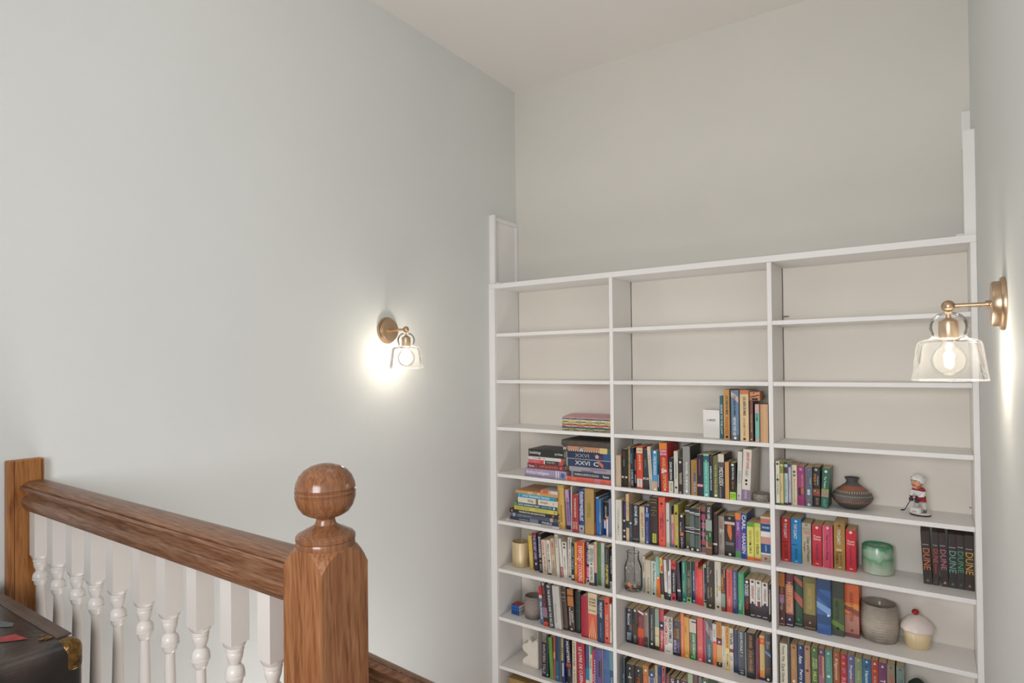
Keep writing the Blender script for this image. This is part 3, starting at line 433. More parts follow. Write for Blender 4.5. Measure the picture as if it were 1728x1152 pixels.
(2,4,-0.403,0.0282,2.8896,0.1684,0.108,-0.053,0,"26604A","O .08 c8e0dc; T .2 .5 d8e8e0 The Towers @.3,.6; B .52 .6 94a04c; B .6 .72 a88878; T .78 .97 60b4a4 HARP @.2,.8"),
(2,5,-0.5709,0.0361,2.95,0.1938,0.129,0.0,0,"C42828","O .06 f8e0e0; T .12 .46 f8f4f0 TOM CLANCY @.25,.6; B .545 .56 2c1c1c @.1,.75; T .6 .92 741c1c NET FORCE @.2,.75; H .95 .975 f8f0f0 ##"),
(2,5,-0.5323,0.0417,2.95,0.1955,0.129,0.0,0,"1482C4","O .06 c8e8f8; T .12 .46 f8f4f0 TOM CLANCY @.25,.6; B .585 .6 10304c @.05,.6; T .68 .92 104868 BREAKING POINT @.2,.8; H .95 .975 e0f0f8 ##"),
(2,5,-0.4881,0.0366,2.95,0.1811,0.108,0.0,0,"C2B69C","O .04 888; B .13 .14 777; H .18 .22 d84c40 Tom; H .23 .27 d84c40 Clancy; T .32 .92 4c4438 Clear and Present @.55,.85; T .45 .7 4c4438 Danger @.15,.4"),
(2,5,-0.4471,0.0383,2.95,0.178,0.108,0.0,0,"D02838","O .06 f8e0e0; H .25 .3 f8ece8 Tom; H .31 .38 f8ece8 Clancy; T .44 .85 34346c THE SUM OF ALL FEARS @.35,.65; H .92 .95 f8f0f0 ##"),
(2,5,-0.4053,0.0384,2.95,0.1807,0.108,0.0,0,"DE4C60","O .05 f8c8d0; T .13 .9 34204c Red Storm Rising @.3,.55; B .0 1 e8a4b0 @.0,.06; B .0 1 c03878 @.65,.8"),
(2,5,-0.3622,0.0416,2.95,0.1994,0.129,0.0,0,"AC8440","O .06 6c4c1c; T .14 .46 f4f0e4 TOM CLANCY @.25,.65; B .55 .6 d8c088 @.2,.7; B .62 .635 5c2418 @.2,.7; T .66 .9 6c3818 CARDINAL OF THE @.5,.75; T .66 .88 6c3818 KREMLIN @.15,.4; H .935 .96 f8f4e8 ##"),
(2,5,-0.317,0.0368,2.95,0.1758,0.108,0.0,0,"D02430","O .06 f8e0e0; H .25 .3 f8ece8 Tom; H .31 .37 f8ece8 Clancy; T .42 .85 34346c THE HUNT FOR RED OCTOBER @.35,.6; H .92 .95 f8f0f0 ##"),
(2,5,-0.0442,0.0292,2.95,0.2069,0.129,0.042,0,"38302C","H .24 .255 e8e4e0 FRANK; T .32 .73 e07848 DUNE @.15,.9; E .93 a87c54"),
(2,5,-0.0138,0.0199,2.95,0.2094,0.129,0.0,0,"3C322E","H .24 .255 e8e4e0 FRANK; T .32 .58 d85450 DUNE @.15,.9; T .6 .78 d85450 MESSIAH @.35,.65; E .94 8a4048"),
(2,5,0.0149,0.0222,2.95,0.2084,0.129,0.041,0,"38302C","H .23 .245 e8e4e0 FRANK; T .31 .69 d07090 DUNE @.1,.9; E .93 c8a490"),
(2,5,0.0375,0.027,2.95,0.2092,0.129,0.0,0,"38302C","H .24 .255 e8e4e0 FRANK; T .31 .72 68b4a4 DUNE @.1,.9; E .93 4c8c84"),
(2,5,0.0649,0.0228,2.95,0.2094,0.129,0.0,0,"3A332F","H .22 .235 e8e4e0 FRANK; T .3 .7 48a878 DUNE @.1,.9; E .92 506c60"),
(2,5,0.0888,0.0295,2.95,0.2116,0.129,0.0,0,"3A322C","H .24 .255 e8e4e0 FRANK; T .31 .71 e0a848 DUNE @.1,.9; E .92 b88454"),
(2,6,-0.5775,0.0247,2.906,0.2304,0.155,0.0,1,"5A3A34","B .0 .25 b8703c; T .15 .45 c87c40 HARRY @.3,.7; B .4 .56 b070a0 @.1,.9; T .48 .7 c8c0b4 POTTER @.2,.6; E .86 e0c8bc; H .95 .97 d8a8a0 ----"),
(2,6,-0.5518,0.0315,2.915,0.2276,0.155,0.0,1,"6C3440","B .2 .75 c88068; T .14 .72 f0b888 HARRY POTTER @.15,.85; B .78 1 3c3448; E .86 f0e4e4; H .95 .97 e8e0e0 ----"),
(2,6,-0.5199,0.0344,2.9307,0.2256,0.148,0.0,1,"34503E","P .0 .22 c05c4c; P2 .3 .62 c06454; O .85 4c9070; H .93 .95 8ca494 ----"),
(2,6,-0.4824,0.0518,2.9258,0.2242,0.153,0.0,1,"746C3C","B .1 .7 9c8c50 @.2,.9; T .2 .6 c0ac64 HARRY POTTER @.25,.75; B .7 1 4c4030; E .86 d8a49c; H .95 .965 c89890 ----"),
(2,6,-0.4272,0.0537,2.9137,0.2293,0.155,0.0,1,"3C64A8","B .0 .18 344c70; P .18 .5 34548c; B .65 .82 34507c; P2 .4 .65 84acdc; B .62 .66 e8f0f8 @.75,.9"),
(2,6,-0.3731,0.0477,2.9271,0.2266,0.152,0.0,1,"4C5C38","B .0 .3 444840; P2 .7 .9 6c8c48; T .35 .7 303c28 HARRY POTTER @.3,.6; B .9 1 505850; O .86 28302c"),
(2,6,-0.325,0.0533,2.9442,0.2202,0.135,0.0,1,"D86434","B .35 .55 e89048; P2 .4 .58 8c5450; B .58 1 c08474; T .15 .7 94442c HARRY POTTER @.35,.6; O .87 984844; B .92 1 805058"),
(2,7,-0.5723,0.0308,2.8789,0.2093,0.135,0.0,0,"E4DCC4","T .03 .38 5c3c24 Tammy Way @.25,.65; T .42 .8 44583c Dark Horse @.25,.65"),
(2,7,-0.5404,0.009,2.8839,0.2385,0.155,0.0,0,"3A403E","B .0 .3 70807c @.3,.5"),
(2,7,-0.531,0.0254,2.891,0.2096,0.135,0.0,0,"B4824C","O .06 8c5c30; T .13 .6 dcb888 Margaret @.3,.65; O .75 f0e0c8"),
(2,7,-0.5045,0.0252,2.8997,0.2129,0.135,0.0,0,"1C3468","E .06 b8c8e0; T .22 .38 e8ecf4 Anne @.2,.8; T .5 .72 e8ecf4 Perry @.2,.8; O .78 dce4f0"),
(2,7,-0.4789,0.0234,2.9071,0.2112,0.135,0.0,0,"B88C6C","O .06 8c4c30; T .25 .55 e0c4a8 LOVE @.1,.4; T .3 .5 d88c74 ROSES @.5,.8; O .5 5c2c20"),
(2,7,-0.4534,0.0257,2.9162,0.2088,0.135,0.0,0,"4C7034","E .06 c0d498; T .22 .45 c8dca0 SWEET @.2,.5; T .22 .45 c8dca0 RIVER @.6,.9; T .5 .7 d8e080 HILLS @.3,.8"),
(2,7,-0.4273,0.0242,2.9241,0.2057,0.135,0.0,0,"A86C7C","B .0 .15 6c4c64; E .07 d8c4d0; T .17 .55 8c2c4c PASSION @.2,.6; B .15 .6 d8b080 @.7,.9"),
(2,7,-0.4027,0.0284,2.9334,0.2017,0.135,0.0,0,"5C9484","E .07 dce8e0; T .15 .45 8cb4a0 HARBOR @.2,.7; O .55 e8f0ec"),
(2,7,-0.3731,0.0262,2.9437,0.1985,0.135,0.0,0,"A85C34","E .06 d88c4c; T .14 .6 ecd8c4 Kilgannon @.2,.75"),
(2,7,-0.3465,0.0264,2.95,0.1936,0.129,0.0,0,"B4343C","E .07 e08c84; O .2 f08838; T .3 .42 d8a0a0 JOY; T .5 .8 e89c9c RED"),
(2,7,-0.3185,0.0263,2.95,0.197,0.129,0.0,0,"68648C","E .08 e0e0f0; T .22 .52 e8e8f0 Prophet @.2,.7; O .56 c87864"),
(2,7,-0.2911,0.0263,2.95,0.1929,0.129,0.0,0,"84946C","E .06 c0cc9c; T .18 .6 c4cca8 Verity @.3,.7"),
(2,7,-0.2633,0.0319,2.95,0.1942,0.129,0.0,0,"2C6890","E .06 dce8f0; T .25 .6 e0ecf0 Hammer @.3,.7; T .14 .24 5c7c90 MC"),
(2,7,-0.2304,0.024,2.95,0.1964,0.129,0.0,0,"B44430","E .07 f0e4d8; O .22 e8744c; T .32 .5 f0c8b0 THE TRUST @.2,.8"),
(2,7,-0.2054,0.0292,2.95,0.1937,0.129,0.0,0,"744064","E .08 f0e4ec; T .35 .6 f0e8f0 Torn @.2,.8"),
(2,7,-0.175,0.0271,2.95,0.1928,0.129,0.0,0,"948C74","E .06 605c4c; T .2 .4 c84c34 OATH @.2,.8"),
(2,7,-0.1428,0.0269,2.95,0.1939,0.129,0.0,0,"7C8C84","E .06 4c6460; T .25 .5 4c6c70 Thorn @.2,.8"),
]

STACKS=[
(0,0,5,-2.0222,0.3479,2.868,-0.8881,0.0119,0.21,"p","E8E4E2","T .03 .28 b0606c GUITAR PLAYERS; T .66 .88 888 HANDY BOOK"),
(0,0,5,-1.9963,0.3172,2.868,-0.8759,0.0205,0.2,"p","2E3444","T .2 .4 a8a8b8 transform; B .42 .6 7c7c88; T .65 .9 e0e0e8 PIXELS"),
(0,0,5,-1.988,0.3063,2.868,-0.8551,0.0197,0.2,"p","4A5468","B .04 .09 a8b0b8; T .15 .45 8c98ac GEOMETRY; B .84 .9 c8a8a0"),
(0,0,5,-1.998,0.3177,2.868,-0.8351,0.021,0.22,"h","2A2824","O .05 d87868; T .2 .75 ece8d8 WASHINGTON-LEE HIGH SCHOOL; O .9 c86860"),
(0,0,5,-1.9658,0.2789,2.868,-0.8138,0.0209,0.19,"p","D8CC60","T .02 .36 a89030 WEEKEND GARDENS; T .5 .8 b8a848 PERFECT PATIOS; O .95 a89838"),
(0,0,5,-1.9643,0.2788,2.868,-0.7925,0.0204,0.2,"p","2C5C5C","B .0 .06 6c9c3c; T .09 .6 f0f0e8 GOLF ANNIKA'S WAY; T .64 .88 9cc4c0 WITH TIPS; O .93 e8f0f0"),
(0,0,5,-1.9406,0.2591,2.868,-0.7718,0.0297,0.2,"p","E8DCCC","T .25 .4 6c4838 Wine; B .46 .52 8c6858; T .58 .76 7c5040 Simple; T .88 .91 c08468 i"),
(0,0,5,-1.9371,0.2406,2.868,-0.7418,0.0214,0.15,"p","1C9CB8","T .12 .85 f4f8f8 DOG TRAINING TRICKS!; B .0 .05 3cb8cc"),
(0,0,5,-1.956,0.2752,2.868,-0.7202,0.0157,0.2,"p","D49C64","B .3 .6 e8b888; T .42 .52 50381c HOUSE"),
(0,0,5,-1.7897,0.1089,2.868,-0.7042,0.0165,0.11,"p","D8D0C8","B .0 .45 e06428; T .02 .15 f8f0e8 VC; B .46 .6 d8a890"),
(1,0,4,-1.8931,0.266,2.868,-0.6196,0.0452,0.2,"p","A898B8","T .05 .6 f0ecf0 Artificial Intelligence; B .76 .78 f0f0f0; B .81 .83 f0f0f0; O .92 3c6c9c; B 0 1 9888a8 @0,.08"),
(1,0,4,-1.873,0.2356,2.868,-0.5741,0.0294,0.19,"h","7C3038","T .04 .19 e8d8d8 Pearson; B .23 .25 b07060; T .32 .82 d87850 COMPUTER NETWORKS; O .91 b87068"),
(1,0,4,-1.8653,0.2161,2.868,-0.5444,0.0197,0.18,"p","3C3A38","B .0 .46 d84850; T .03 .34 f0a0a0 MATHEMATICS; B .46 .49 f0e8e0; T .54 .78 d8d4cc Family Plan; B .9 1 d84850"),
(1,0,4,-1.865,0.2184,2.868,-0.5244,0.0171,0.18,"p","E4E0D8","T .12 .5 c88878 the complete guide to everything; O .32 444; B .95 1 d84050"),
(1,0,4,-1.8659,0.2237,2.868,-0.507,0.0403,0.17,"h","282A28","T .03 .36 ece8e0 Sociobiology; T .76 .98 ece8e0 Lyric Drama"),
(2,0,4,-1.626,0.2589,2.868,-0.6196,0.0248,0.19,"p","E8604C","B .0 .01 f8e0d0; T .12 .24 f4a878 Atlas; B .65 .78 d87c88; T .9 .97 f4b0a0 Press"),
(2,0,4,-1.6057,0.239,2.868,-0.5945,0.0281,0.2,"h","2A3444","B .05 .06 c0c8d0; B .08 .09 c0c8d0; T .13 .72 d8dce0 NUMERICAL RECIPES IN CALCULUS; T .82 .96 f0f0f0 Pearson"),
(2,0,4,-1.6076,0.2412,2.868,-0.566,0.0253,0.2,"p","A49CA4","B .3 .6 6c6878 @0,.3; B .5 .9 8c7c88 @.5,.8"),
(2,0,4,-1.6244,0.2583,2.868,-0.5404,0.0423,0.2,"h","28385C","T .2 .54 d8dcd4 XXVI; T .62 .74 f0ece8 C; P .72 .84 d07058; B .0 .03 a8a8a4; B .0 1 d8dcdc @.95,1"),
(2,0,4,-1.6238,0.2583,2.868,-0.4978,0.0344,0.2,"h","26304C","T .18 .54 a8a0a0 XXVI; P .62 .82 6c3434; O .7 c0b8c0; B .0 .02 98a0a0; B .84 1 345484"),
(2,0,4,-1.6451,0.28,2.868,-0.463,0.0289,0.21,"p","C88C64","B .0 1 242428 @0,.3; Z .02 .98 e8e4dc @.1,.3; B .0 .1 505058; T .0 .08 e8e4e0 W; T .36 .45 e8e8e4 ABC; B .34 .46 7c6c60 @.3,.9; B .78 .93 e0c880; B .94 1 3c6454"),
(2,0,4,-1.6522,0.2875,2.868,-0.4338,0.0321,0.22,"a","544A42",""),
]

def feats(s):
    out=[]
    for q in s.split(';'):
        q=q.strip()
        if not q: continue
        xr=(.0,1.0)
        if '@' in q:
            q,x=q.rsplit('@',1); xr=tuple(float(v) for v in x.strip().split(','))
        a=q.split(); out.append((a,xr))
    return out
def fparse(a):
    # -> kind, f0, f1, colour, text
    k=a[0]
    if k in 'OE' : return k,float(a[1]),float(a[1]),a[2] if len(a)>2 else '333',''
    return k,float(a[1]),float(a[2]),a[3] if len(a)>3 else '222',' '.join(a[4:])
EXTRA=['L:A BRUKET','23','NORTH STREET','RANDOM FACTS','ROAD','99']
strs=set(EXTRA)
for B in BOOKS:
    for a,x in feats(B[10]):
        k,f0,f1,c,t=fparse(a)
        if t and k in 'TH': strs.add(t)
for B in STACKS:
    for a,x in feats(B[11]):
        k,f0,f1,c,t=fparse(a)
        if t and k in 'TH': strs.add(t)
text_pass(strs)
# ================= THE SETTING
FL=-1.2; LOW=-2.2; WX=-2.11; RX=.139; BY=3.128; CZ=1.686
def struct(name,g,M,**k): return put(name,g,M,kind='structure',**k)
g=G(); g.box(WX-.12,WX,-3.2,BY+.12,LOW-.1,CZ+.1); struct('wall_left',g,M_wall)
g=G(); g.box(WX,RX,BY,BY+.12,LOW-.1,CZ+.1); struct('wall_back',g,M_wallb)
g=G(); g.box(RX,RX+.12,-.7,BY+.12,LOW-.1,CZ+.1); struct('wall_right',g,M_wall)
g=G(); g.box(WX,RX,-3.2,BY,CZ,CZ+.12); struct('ceiling',g,M_ceil)
g=G(); g.box(WX,RX,-3.2,.73,FL-.25,FL); struct('floor',g,M_floor)
g=G(); g.box(WX,RX,.73,BY,LOW-.1,LOW); struct('floor',g,M_floor)
g=G(); g.box(WX,RX,.712,.73,LOW,FL-.25); struct('wall_under_landing',g,M_wall)
g=G(); g.box(WX,WX+.014,-3.2,.59,FL,FL+.11); struct('baseboard_left',g,M_white,bevel=.003)
g=G(); g.box(WX,WX+.014,.735,2.84,LOW,LOW+.11); struct('baseboard_left',g,M_white,bevel=.003)
g=G(); g.box(RX-.014,RX,-.7,.7,FL,FL+.11); struct('baseboard_right',g,M_white,bevel=.003)
# remains of the old side casing above the bookcase, left and right
TB=SH[0]-TH+.0275
g=G(); g.box(WX,-2.0735,2.85,2.868,TB,.868); g.box(WX,WX+.016,2.868,BY-.001,.842,.864); g.box(WX,WX+.016,BY-.022,BY-.001,TB,.842); g.box(WX,WX+.006,2.868,BY-.022,TB,.842); g.box(-2.0735,-2.045,2.856,2.875,TB,TB+.01)
struct('trim_1',g,M_white,bevel=.0012)
g=G(); g.box(.103,RX,2.85,2.868,TB,.862); g.box(RX-.016,RX,2.868,BY-.001,.84,.862); g.box(RX-.016,RX,BY-.022,BY-.001,TB,.84); g.box(.078,.103,2.856,2.875,TB,TB+.01)
g.box(RX-.03,RX,BY-.012,BY-.001,.862,1.02)
struct('trim_2',g,M_white,bevel=.0012)
# stairs going down towards the bookcase wall (below the frame)
st=thing('staircase','flight of oak treads with white risers descending below the landing','stairs',(0,0,FL))
for i in range(5):
    y=.73+i*.26
    if i<4:
        g=G(); g.box(-.79,RX-.002,y-.02,y+.26,-.2*(i+1)-.03,-.2*(i+1)); put('tread',g,M_floor,st,.006)
    g=G(); g.box(-.79,RX-.002,y,y+.018,-.2*(i+1),-.2*i-(.03 if i else .25)) if i else g.box(-.79,RX-.002,y,y+.012,-.2,-.0); put('riser',g,M_white,st)
# ================= BOOKCASE
bc=thing('bookcase','tall white built-in bookcase with three bays filling the end wall','bookcase',(0,0,0))
FY=2.85; PY=3.083
def bx(name,x0,x1,y0,y1,z0,z1,M=M_white,b=.0012):
    g=G(); g.box(x0,x1,y0,y1,z0,z1); return put(name,g,M,bc,b)
bx('side_panel',BL[0]-.019,BL[0],FY,PY+.006,LOW,SH[0]-TH)
bx('side_panel',BR[2],BR[2]+.0185,FY,PY+.006,LOW,SH[0]-TH)
bx('divider',BR[0],BL[1],FY,PY,LOW+.08,SH[0]-TH)
bx('divider',BR[1],BL[2],FY,PY,LOW+.08,SH[0]-TH)
bx('face_trim',WX+.0005,BL[0]-.0005,FY-.012,FY-.0005,LOW,SH[0]-TH-.0002)
bx('face_trim',BR[2]+.0005,RX-.0005,FY-.012,FY-.0005,LOW,SH[0]-TH-.0002)
bx('top_board',WX+.0005,RX-.0005,FY,BY-.0005,SH[0]-TH,SH[0])
bx('top_edge_trim',WX+.0005,RX-.0005,FY-.012,FY-.0005,SH[0]-TH,TB)
bx('plinth',BL[0],BR[2],FY+.02,FY+.038,LOW,LOW+.08)
SH2=SH+[SH[8]-.27]
SPEC=range(1,10)
for b in range(3):
    for s in SPEC:
        bx('shelf',BL[b]+.0004,BR[b]-.0004,FY+.0006,PY-.0006,SH2[s]-TH,SH2[s])
    bx('back_panel',BL[b]+.003,BR[b],PY,PY+.006,LOW,SH[0]-TH,M_back,.0008)
g=G(); g.box(BL[2]+.003,BL[2]+.028,PY-.004,PY,SH[1]+.028,SH[1]+.034); g.tube([(BL[2]+.012,PY-.001,SH[1]+.034),(BL[2]+.012,PY-.02,SH[1]+.03)],.002,6); put('shelf_clip',g,paint('grey_clip','8a8478',.4),bc)
g=G(); g.tube([(BR[2]-.001,PY-.02,SH[4]+.03),(BR[2]-.009,PY-.02,SH[4]+.031)],.0022,6); put('shelf_pin',g,paint('grey_clip','8a8478',.4),bc)
# ================= BOOKS
NAMED={'black':(28,26,28),'charcoal':(52,54,58),'grey':(120,122,122),'pale grey':(200,200,194),'white':(232,228,220),'cream':(226,214,190),'tan':(205,168,120),'brown':(90,62,44),'dark brown':(58,42,34),'red':(200,44,48),'dark red':(130,34,38),'coral':(226,90,72),'orange':(230,124,48),'amber':(234,164,60),'gold':(190,150,70),'yellow':(224,214,100),'olive':(120,116,58),'green':(60,130,64),'dark green':(34,54,46),'sage green':(160,180,145),'teal':(60,140,140),'turquoise':(110,190,175),'sky blue':(70,155,212),'blue':(34,100,180),'steel blue':(100,135,168),'navy':(32,48,92),'dark navy':(28,36,52),'purple':(110,80,150),'plum':(70,40,68),'lavender':(165,150,190),'pink':(220,125,145),'maroon':(116,40,46),'taupe':(160,146,130),'slate':(74,86,100),'magenta':(160,52,108),'peach':(226,176,150)}
def cname(h):
    if len(h)==3: h=''.join(c*2 for c in h)
    v=[int(h[i:i+2],16) for i in (0,2,4)]
    return min(NAMED,key=lambda k:sum((a-b)**2 for a,b in zip(NAMED[k],v)))
ORD='first second third fourth fifth sixth seventh eighth ninth tenth eleventh twelfth thirteenth fourteenth fifteenth sixteenth seventeenth eighteenth nineteenth twentieth twenty-first twenty-second twenty-third twenty-fourth twenty-fifth twenty-sixth twenty-seventh twenty-eighth twenty-ninth thirtieth'.split()
BAY=['left bay','middle bay','right bay']
_q=G(); _q.add([(0,0,0),(1,0,0),(1,0,1),(0,0,1)],[(0,1,2,3)]); QUAD=_q.mesh('printed_band'); QUAD.materials.append(None)
def decor(root,w,h,fs,y0,mode='v'):
    """printed bands, emblems and lettering on the spine plane (x 0..w, z 0..h, facing -Y)"""
    g=G(); mats=[]; ci={}
    def mi(c):
        if c not in ci: ci[c]=len(mats); mats.append(ink(c))
        return ci[c]
    lay=0; txt=[]
    def q(x0,x1,z0,z1,c):
        nonlocal lay
        y=y0-.00025-.00012*lay; lay+=1
        o=bpy.data.objects.new('printed_band',QUAD); C.objects.link(o); o.parent=root; o.location=(x0,y,z0); o.scale=(x1-x0,1,z1-z0)
        o.material_slots[0].link='OBJECT'; o.material_slots[0].material=ink(c)
    def one(nm,vs,fs,c,**k):
        e=G(); e.add(vs,fs); put(nm,e,ink(c),root,**k)
    for a,xr in fs:
        k,f0,f1,c,t=fparse(a)
        if mode=='v': x0,x1,z1,z0=w*max(xr[0],0),w*min(xr[1],1),h*(1-f0),h*(1-f1)
        else: x0,x1,z0,z1=w*f0,w*f1,h*xr[0],h*xr[1]
        if k=='B': q(x0,x1,z0,z1,c)
        elif k in('P','P2'):
            y=y0-.00025-.00012*lay; lay+=1
            if k=='P': vs=[(x0,y,z1),(x0,y,z0+.6*(z1-z0)),(x1,y,z0),(x1,y,z0+.5*(z1-z0))]
            else: vs=[(x0,y,z0+.55*(z1-z0)),(x1,y,z0),(x1,y,z1-.45*(z1-z0)),(x0,y,z1)]
            one('printed_patch',vs,[(0,1,2,3)],c)
        elif k in('O','E'):
            y=y0-.00025-.00012*lay; lay+=1
            if mode=='v': cx=(x0+x1)/2; cz=z1; rr=min((x1-x0)*.3,.006 if xr==(0.,1.) else .02)
            else: cx=w*f0; cz=h/2; rr=h*.3
            n=10 if k=='O' else 3
            one('emblem',[(cx+rr*math.sin(2*math.pi*i/n),y,cz+rr*math.cos(2*math.pi*i/n)*(1 if k=='O' else 1.2)) for i in range(n)],[tuple(range(n))[::-1]],c)
        elif k=='Z':
            y=y0-.00025-.00012*lay; lay+=1
            if mode=='v':
                nz=max(4,int((z1-z0)/.0055))
                for i in range(nz):
                    za=z0+(z1-z0)*i/nz; t_=(z1-z0)/nz*.45; xm=(x0+x1)/2
                    g.add([(x0+.001,y,za),(xm,y,za+t_),(x1-.001,y,za),(x1-.001,y,za+t_),(xm,y,za+2*t_),(x0+.001,y,za+t_)],[(0,1,4,5),(1,2,3,4)],mi(c))
            else:
                nz=20
                for i in range(nz):
                    xa=x0+(x1-x0)*i/nz; d=(x1-x0)/nz
                    g.add([(xa,y,z0),(xa+d*.5,y,z0),(xa+d*.75,y,z1),(xa+d*.25,y,z1)],[(0,1,2,3)],mi(c))
        elif k=='F':
            y=y0-.00025-.00012*lay; lay+=1; W=x1-x0; H_=z1-z0
            g.add([(x0+W*.3,y,z1),(x0+W*.66,y,z1),(x0+W*.72,y,z0+H_*.4),(x0+W*.62,y,z0),(x0+W*.4,y,z0+H_*.3),(x0+W*.27,y,z0+H_*.62)],[(0,5,4,3,2,1)],mi(c))
        elif k=='R':
            y=y0-.00025-.00012*lay; lay+=1; W=x1-x0; H_=z1-z0
            for a0 in (.02,.3,.55,.8):
                g.add([(x0+W*(a0+.04),y,z0),(x0+W*(a0+.12),y,z0),(x0+W*(.45+.1*a0),y,z1-H_*.06)],[(0,1,2)],mi(c))
        elif k=='K':
            t_=.0008; a_,b_=x0+w*.3,x1-w*.15
            for e in ((a_,b_,z0,z0+t_),(a_,b_,z1-t_,z1),(a_,a_+t_,z0,z1),(b_-t_,b_,z0,z1)): q(e[0],e[1],e[2],e[3],c)
        elif k in('T','H') and t:
            txt.append((k,x0,x1,z0,z1,c,t,xr))
    if g.f: put('spine_pattern',g,mats,root,kind='stuff')
    ye=y0-.0003-.00012*(lay+1)
    for k,x0,x1,z0,z1,c,t,xr in txt:
        if mode=='v' and k=='T':
            if xr==(0.,1.): x0,x1=w*.22,w*.78
            lettering(t,c,root,(x0,ye,z1),(0,0,-1),(1,0,0),z1-z0,x1-x0)
        elif mode=='v':
            lettering(t,c,root,(w*.12,ye,z0),(1,0,0),(0,0,1),w*.76,z1-z0)
        else:
            if xr==(0.,1.): z0,z1=h*.24,h*.76
            lettering(t,c,root,(x0,ye,z0),(1,0,0),(0,0,1),x1-x0,z1-z0)
def book_meshes(w,h,d,hc):
    t=.0022 if hc else .0009; t=min(t,w*.25)
    g=G(); bulge=min(.0025,w*.08) if hc else .0006
    # curved spine
    n=4; prof=[(w*i/n,-bulge*math.sin(math.pi*i/n)) for i in range(n+1)]
    prof=prof+[(w,t),(0,t)]
    g.add([(x,y,0) for x,y in prof]+[(x,y,h) for x,y in prof],[(i,(i+1)%7,(i+1)%7+7,i+7) for i in range(7)]+[tuple(range(7))[::-1],tuple(range(7,14))])
    g.box(0,t,t,d,0,h); g.box(w-t,w,t,d,0,h)
    ov=.003 if hc else .0006
    p_=G(); p_.box(t,w-t,t,d-ov,ov,h-ov)
    return g,p_,bulge
counts={}
for (b,s,X,w_,Y,h,d,lean,hc,col,ft) in BOOKS:
    i=counts.get((b,s),0); counts[(b,s)]=i+1
    fs=feats(ft); ts=[(fparse(a)) for a,x in fs if a[0] in 'TH']
    lc=cname(ts[0][3]) if ts else None
    size='thick ' if w_>.034 else ('thin ' if w_<.013 else '')
    if h>.225: size='tall '+size
    kindw='hardback' if hc else 'paperback'
    lab='%s%s %s'%(size,cname(col),kindw)+(' with %s lettering'%lc if lc else ' with plain spine')
    lab+=', %s %sfrom left, %s, %s row down'%(ORD[i],'upright ' if (b,s)==(0,5) else '',BAY[b],ORD[s-1])
    if len(lab.split())>16: lab=lab.replace('tall ','').replace('thin ','')
    z=SH[s]+.0003+(w_*math.sin(-lean) if lean<0 else 0)
    root=thing('book',lab,'book',(X,Y,z),0,'books standing in the %s, %s row'%(BAY[b],ORD[s-1]),-lean)
    g,p_,bu=book_meshes(w_,h,d,hc)
    put('cover',g,paint('book_cover',soft(col),.38 if not hc else .5,.05,25,0,1,.45),root)
    put('page_block',p_,M_pageb if 'DUNE' in ft else (M_page if not hc else M_pagew),root)
    decor(root,w_,h,fs,-bu)
TIT=['left stack of three-row','left tall stack','right tall stack']
from collections import Counter
cnt=Counter(q[0] for q in STACKS); seen=Counter()
SN={0:'flat pile, left bay, fifth row down',1:'left pile, left bay, fourth row down',2:'right pile, left bay, fourth row down'}
for (sid,b,s,X,L_,Y,z,t,d,kd,col,ft) in STACKS:
    i=seen[sid]; seen[sid]+=1; n=cnt[sid]
    pos='lowest' if i==0 else ('topmost' if i==n-1 else ORD[i]+' up')
    fs=feats(ft); ts=[fparse(a) for a,x in fs if a[0] in 'TH']
    word={'p':'paperback','h':'hardback','a':'leather album'}[kd]
    lab='%s %s%s, %s in %s'%(cname(col),word,(' with %s lettering'%cname(ts[0][3])) if ts else '',pos,SN[sid])
    root=thing('book' if kd!='a' else 'photo_album',lab,'book',(X,Y,z+.0004),0,'books lying in the '+SN[sid])
    hc=kd!='p'; tt=min(.0025 if hc else .001,t*.2)
    g=G()
    if kd=='a':
        prof=[(0,.0),(-.004,.006),(-.006,t*.5),(-.003,t-.005),(.006,t)]+[(.02,t),(.02,0)]
        g.add([(0.0,y,z_) for y,z_ in prof]+[(L_,y,z_) for y,z_ in prof],[(k,k+7,(k+1)%7+7,(k+1)%7) for k in range(7)]+[tuple(range(7)),tuple(range(7,14))[::-1]])
        g.box(0,L_,.018,min(d,PY-Y-.003),t-.004,t); g.box(0,L_,.018,min(d,PY-Y-.003),0,.004)
        put('cover',g,paint('brown_leather',col,.4,.2,30,.4,120),root,.0015)
        g=G(); g.box(.004,L_-.004,.02,min(d,PY-Y-.003)-.004,.004,t-.004); put('page_block',g,M_pagew,root); continue
    d=min(d,PY-Y-.003)
    # spine along X, boards above and below
    g.box(0,L_,0,tt*1.4,0,t); g.box(0,L_,tt,d,0,tt); g.box(0,L_,tt,d,t-tt,t)
    put('cover',g,paint('book_cover',soft(col),.4,.05,25,0,1,.45),root)
    g=G(); g.box(.002 if hc else .0006,L_-(.002 if hc else .0006),tt,d-.002,tt,t-tt); put('page_block',g,M_pagew if hc else M_page,root)
    decor(root,L_,t,fs,0,'h')
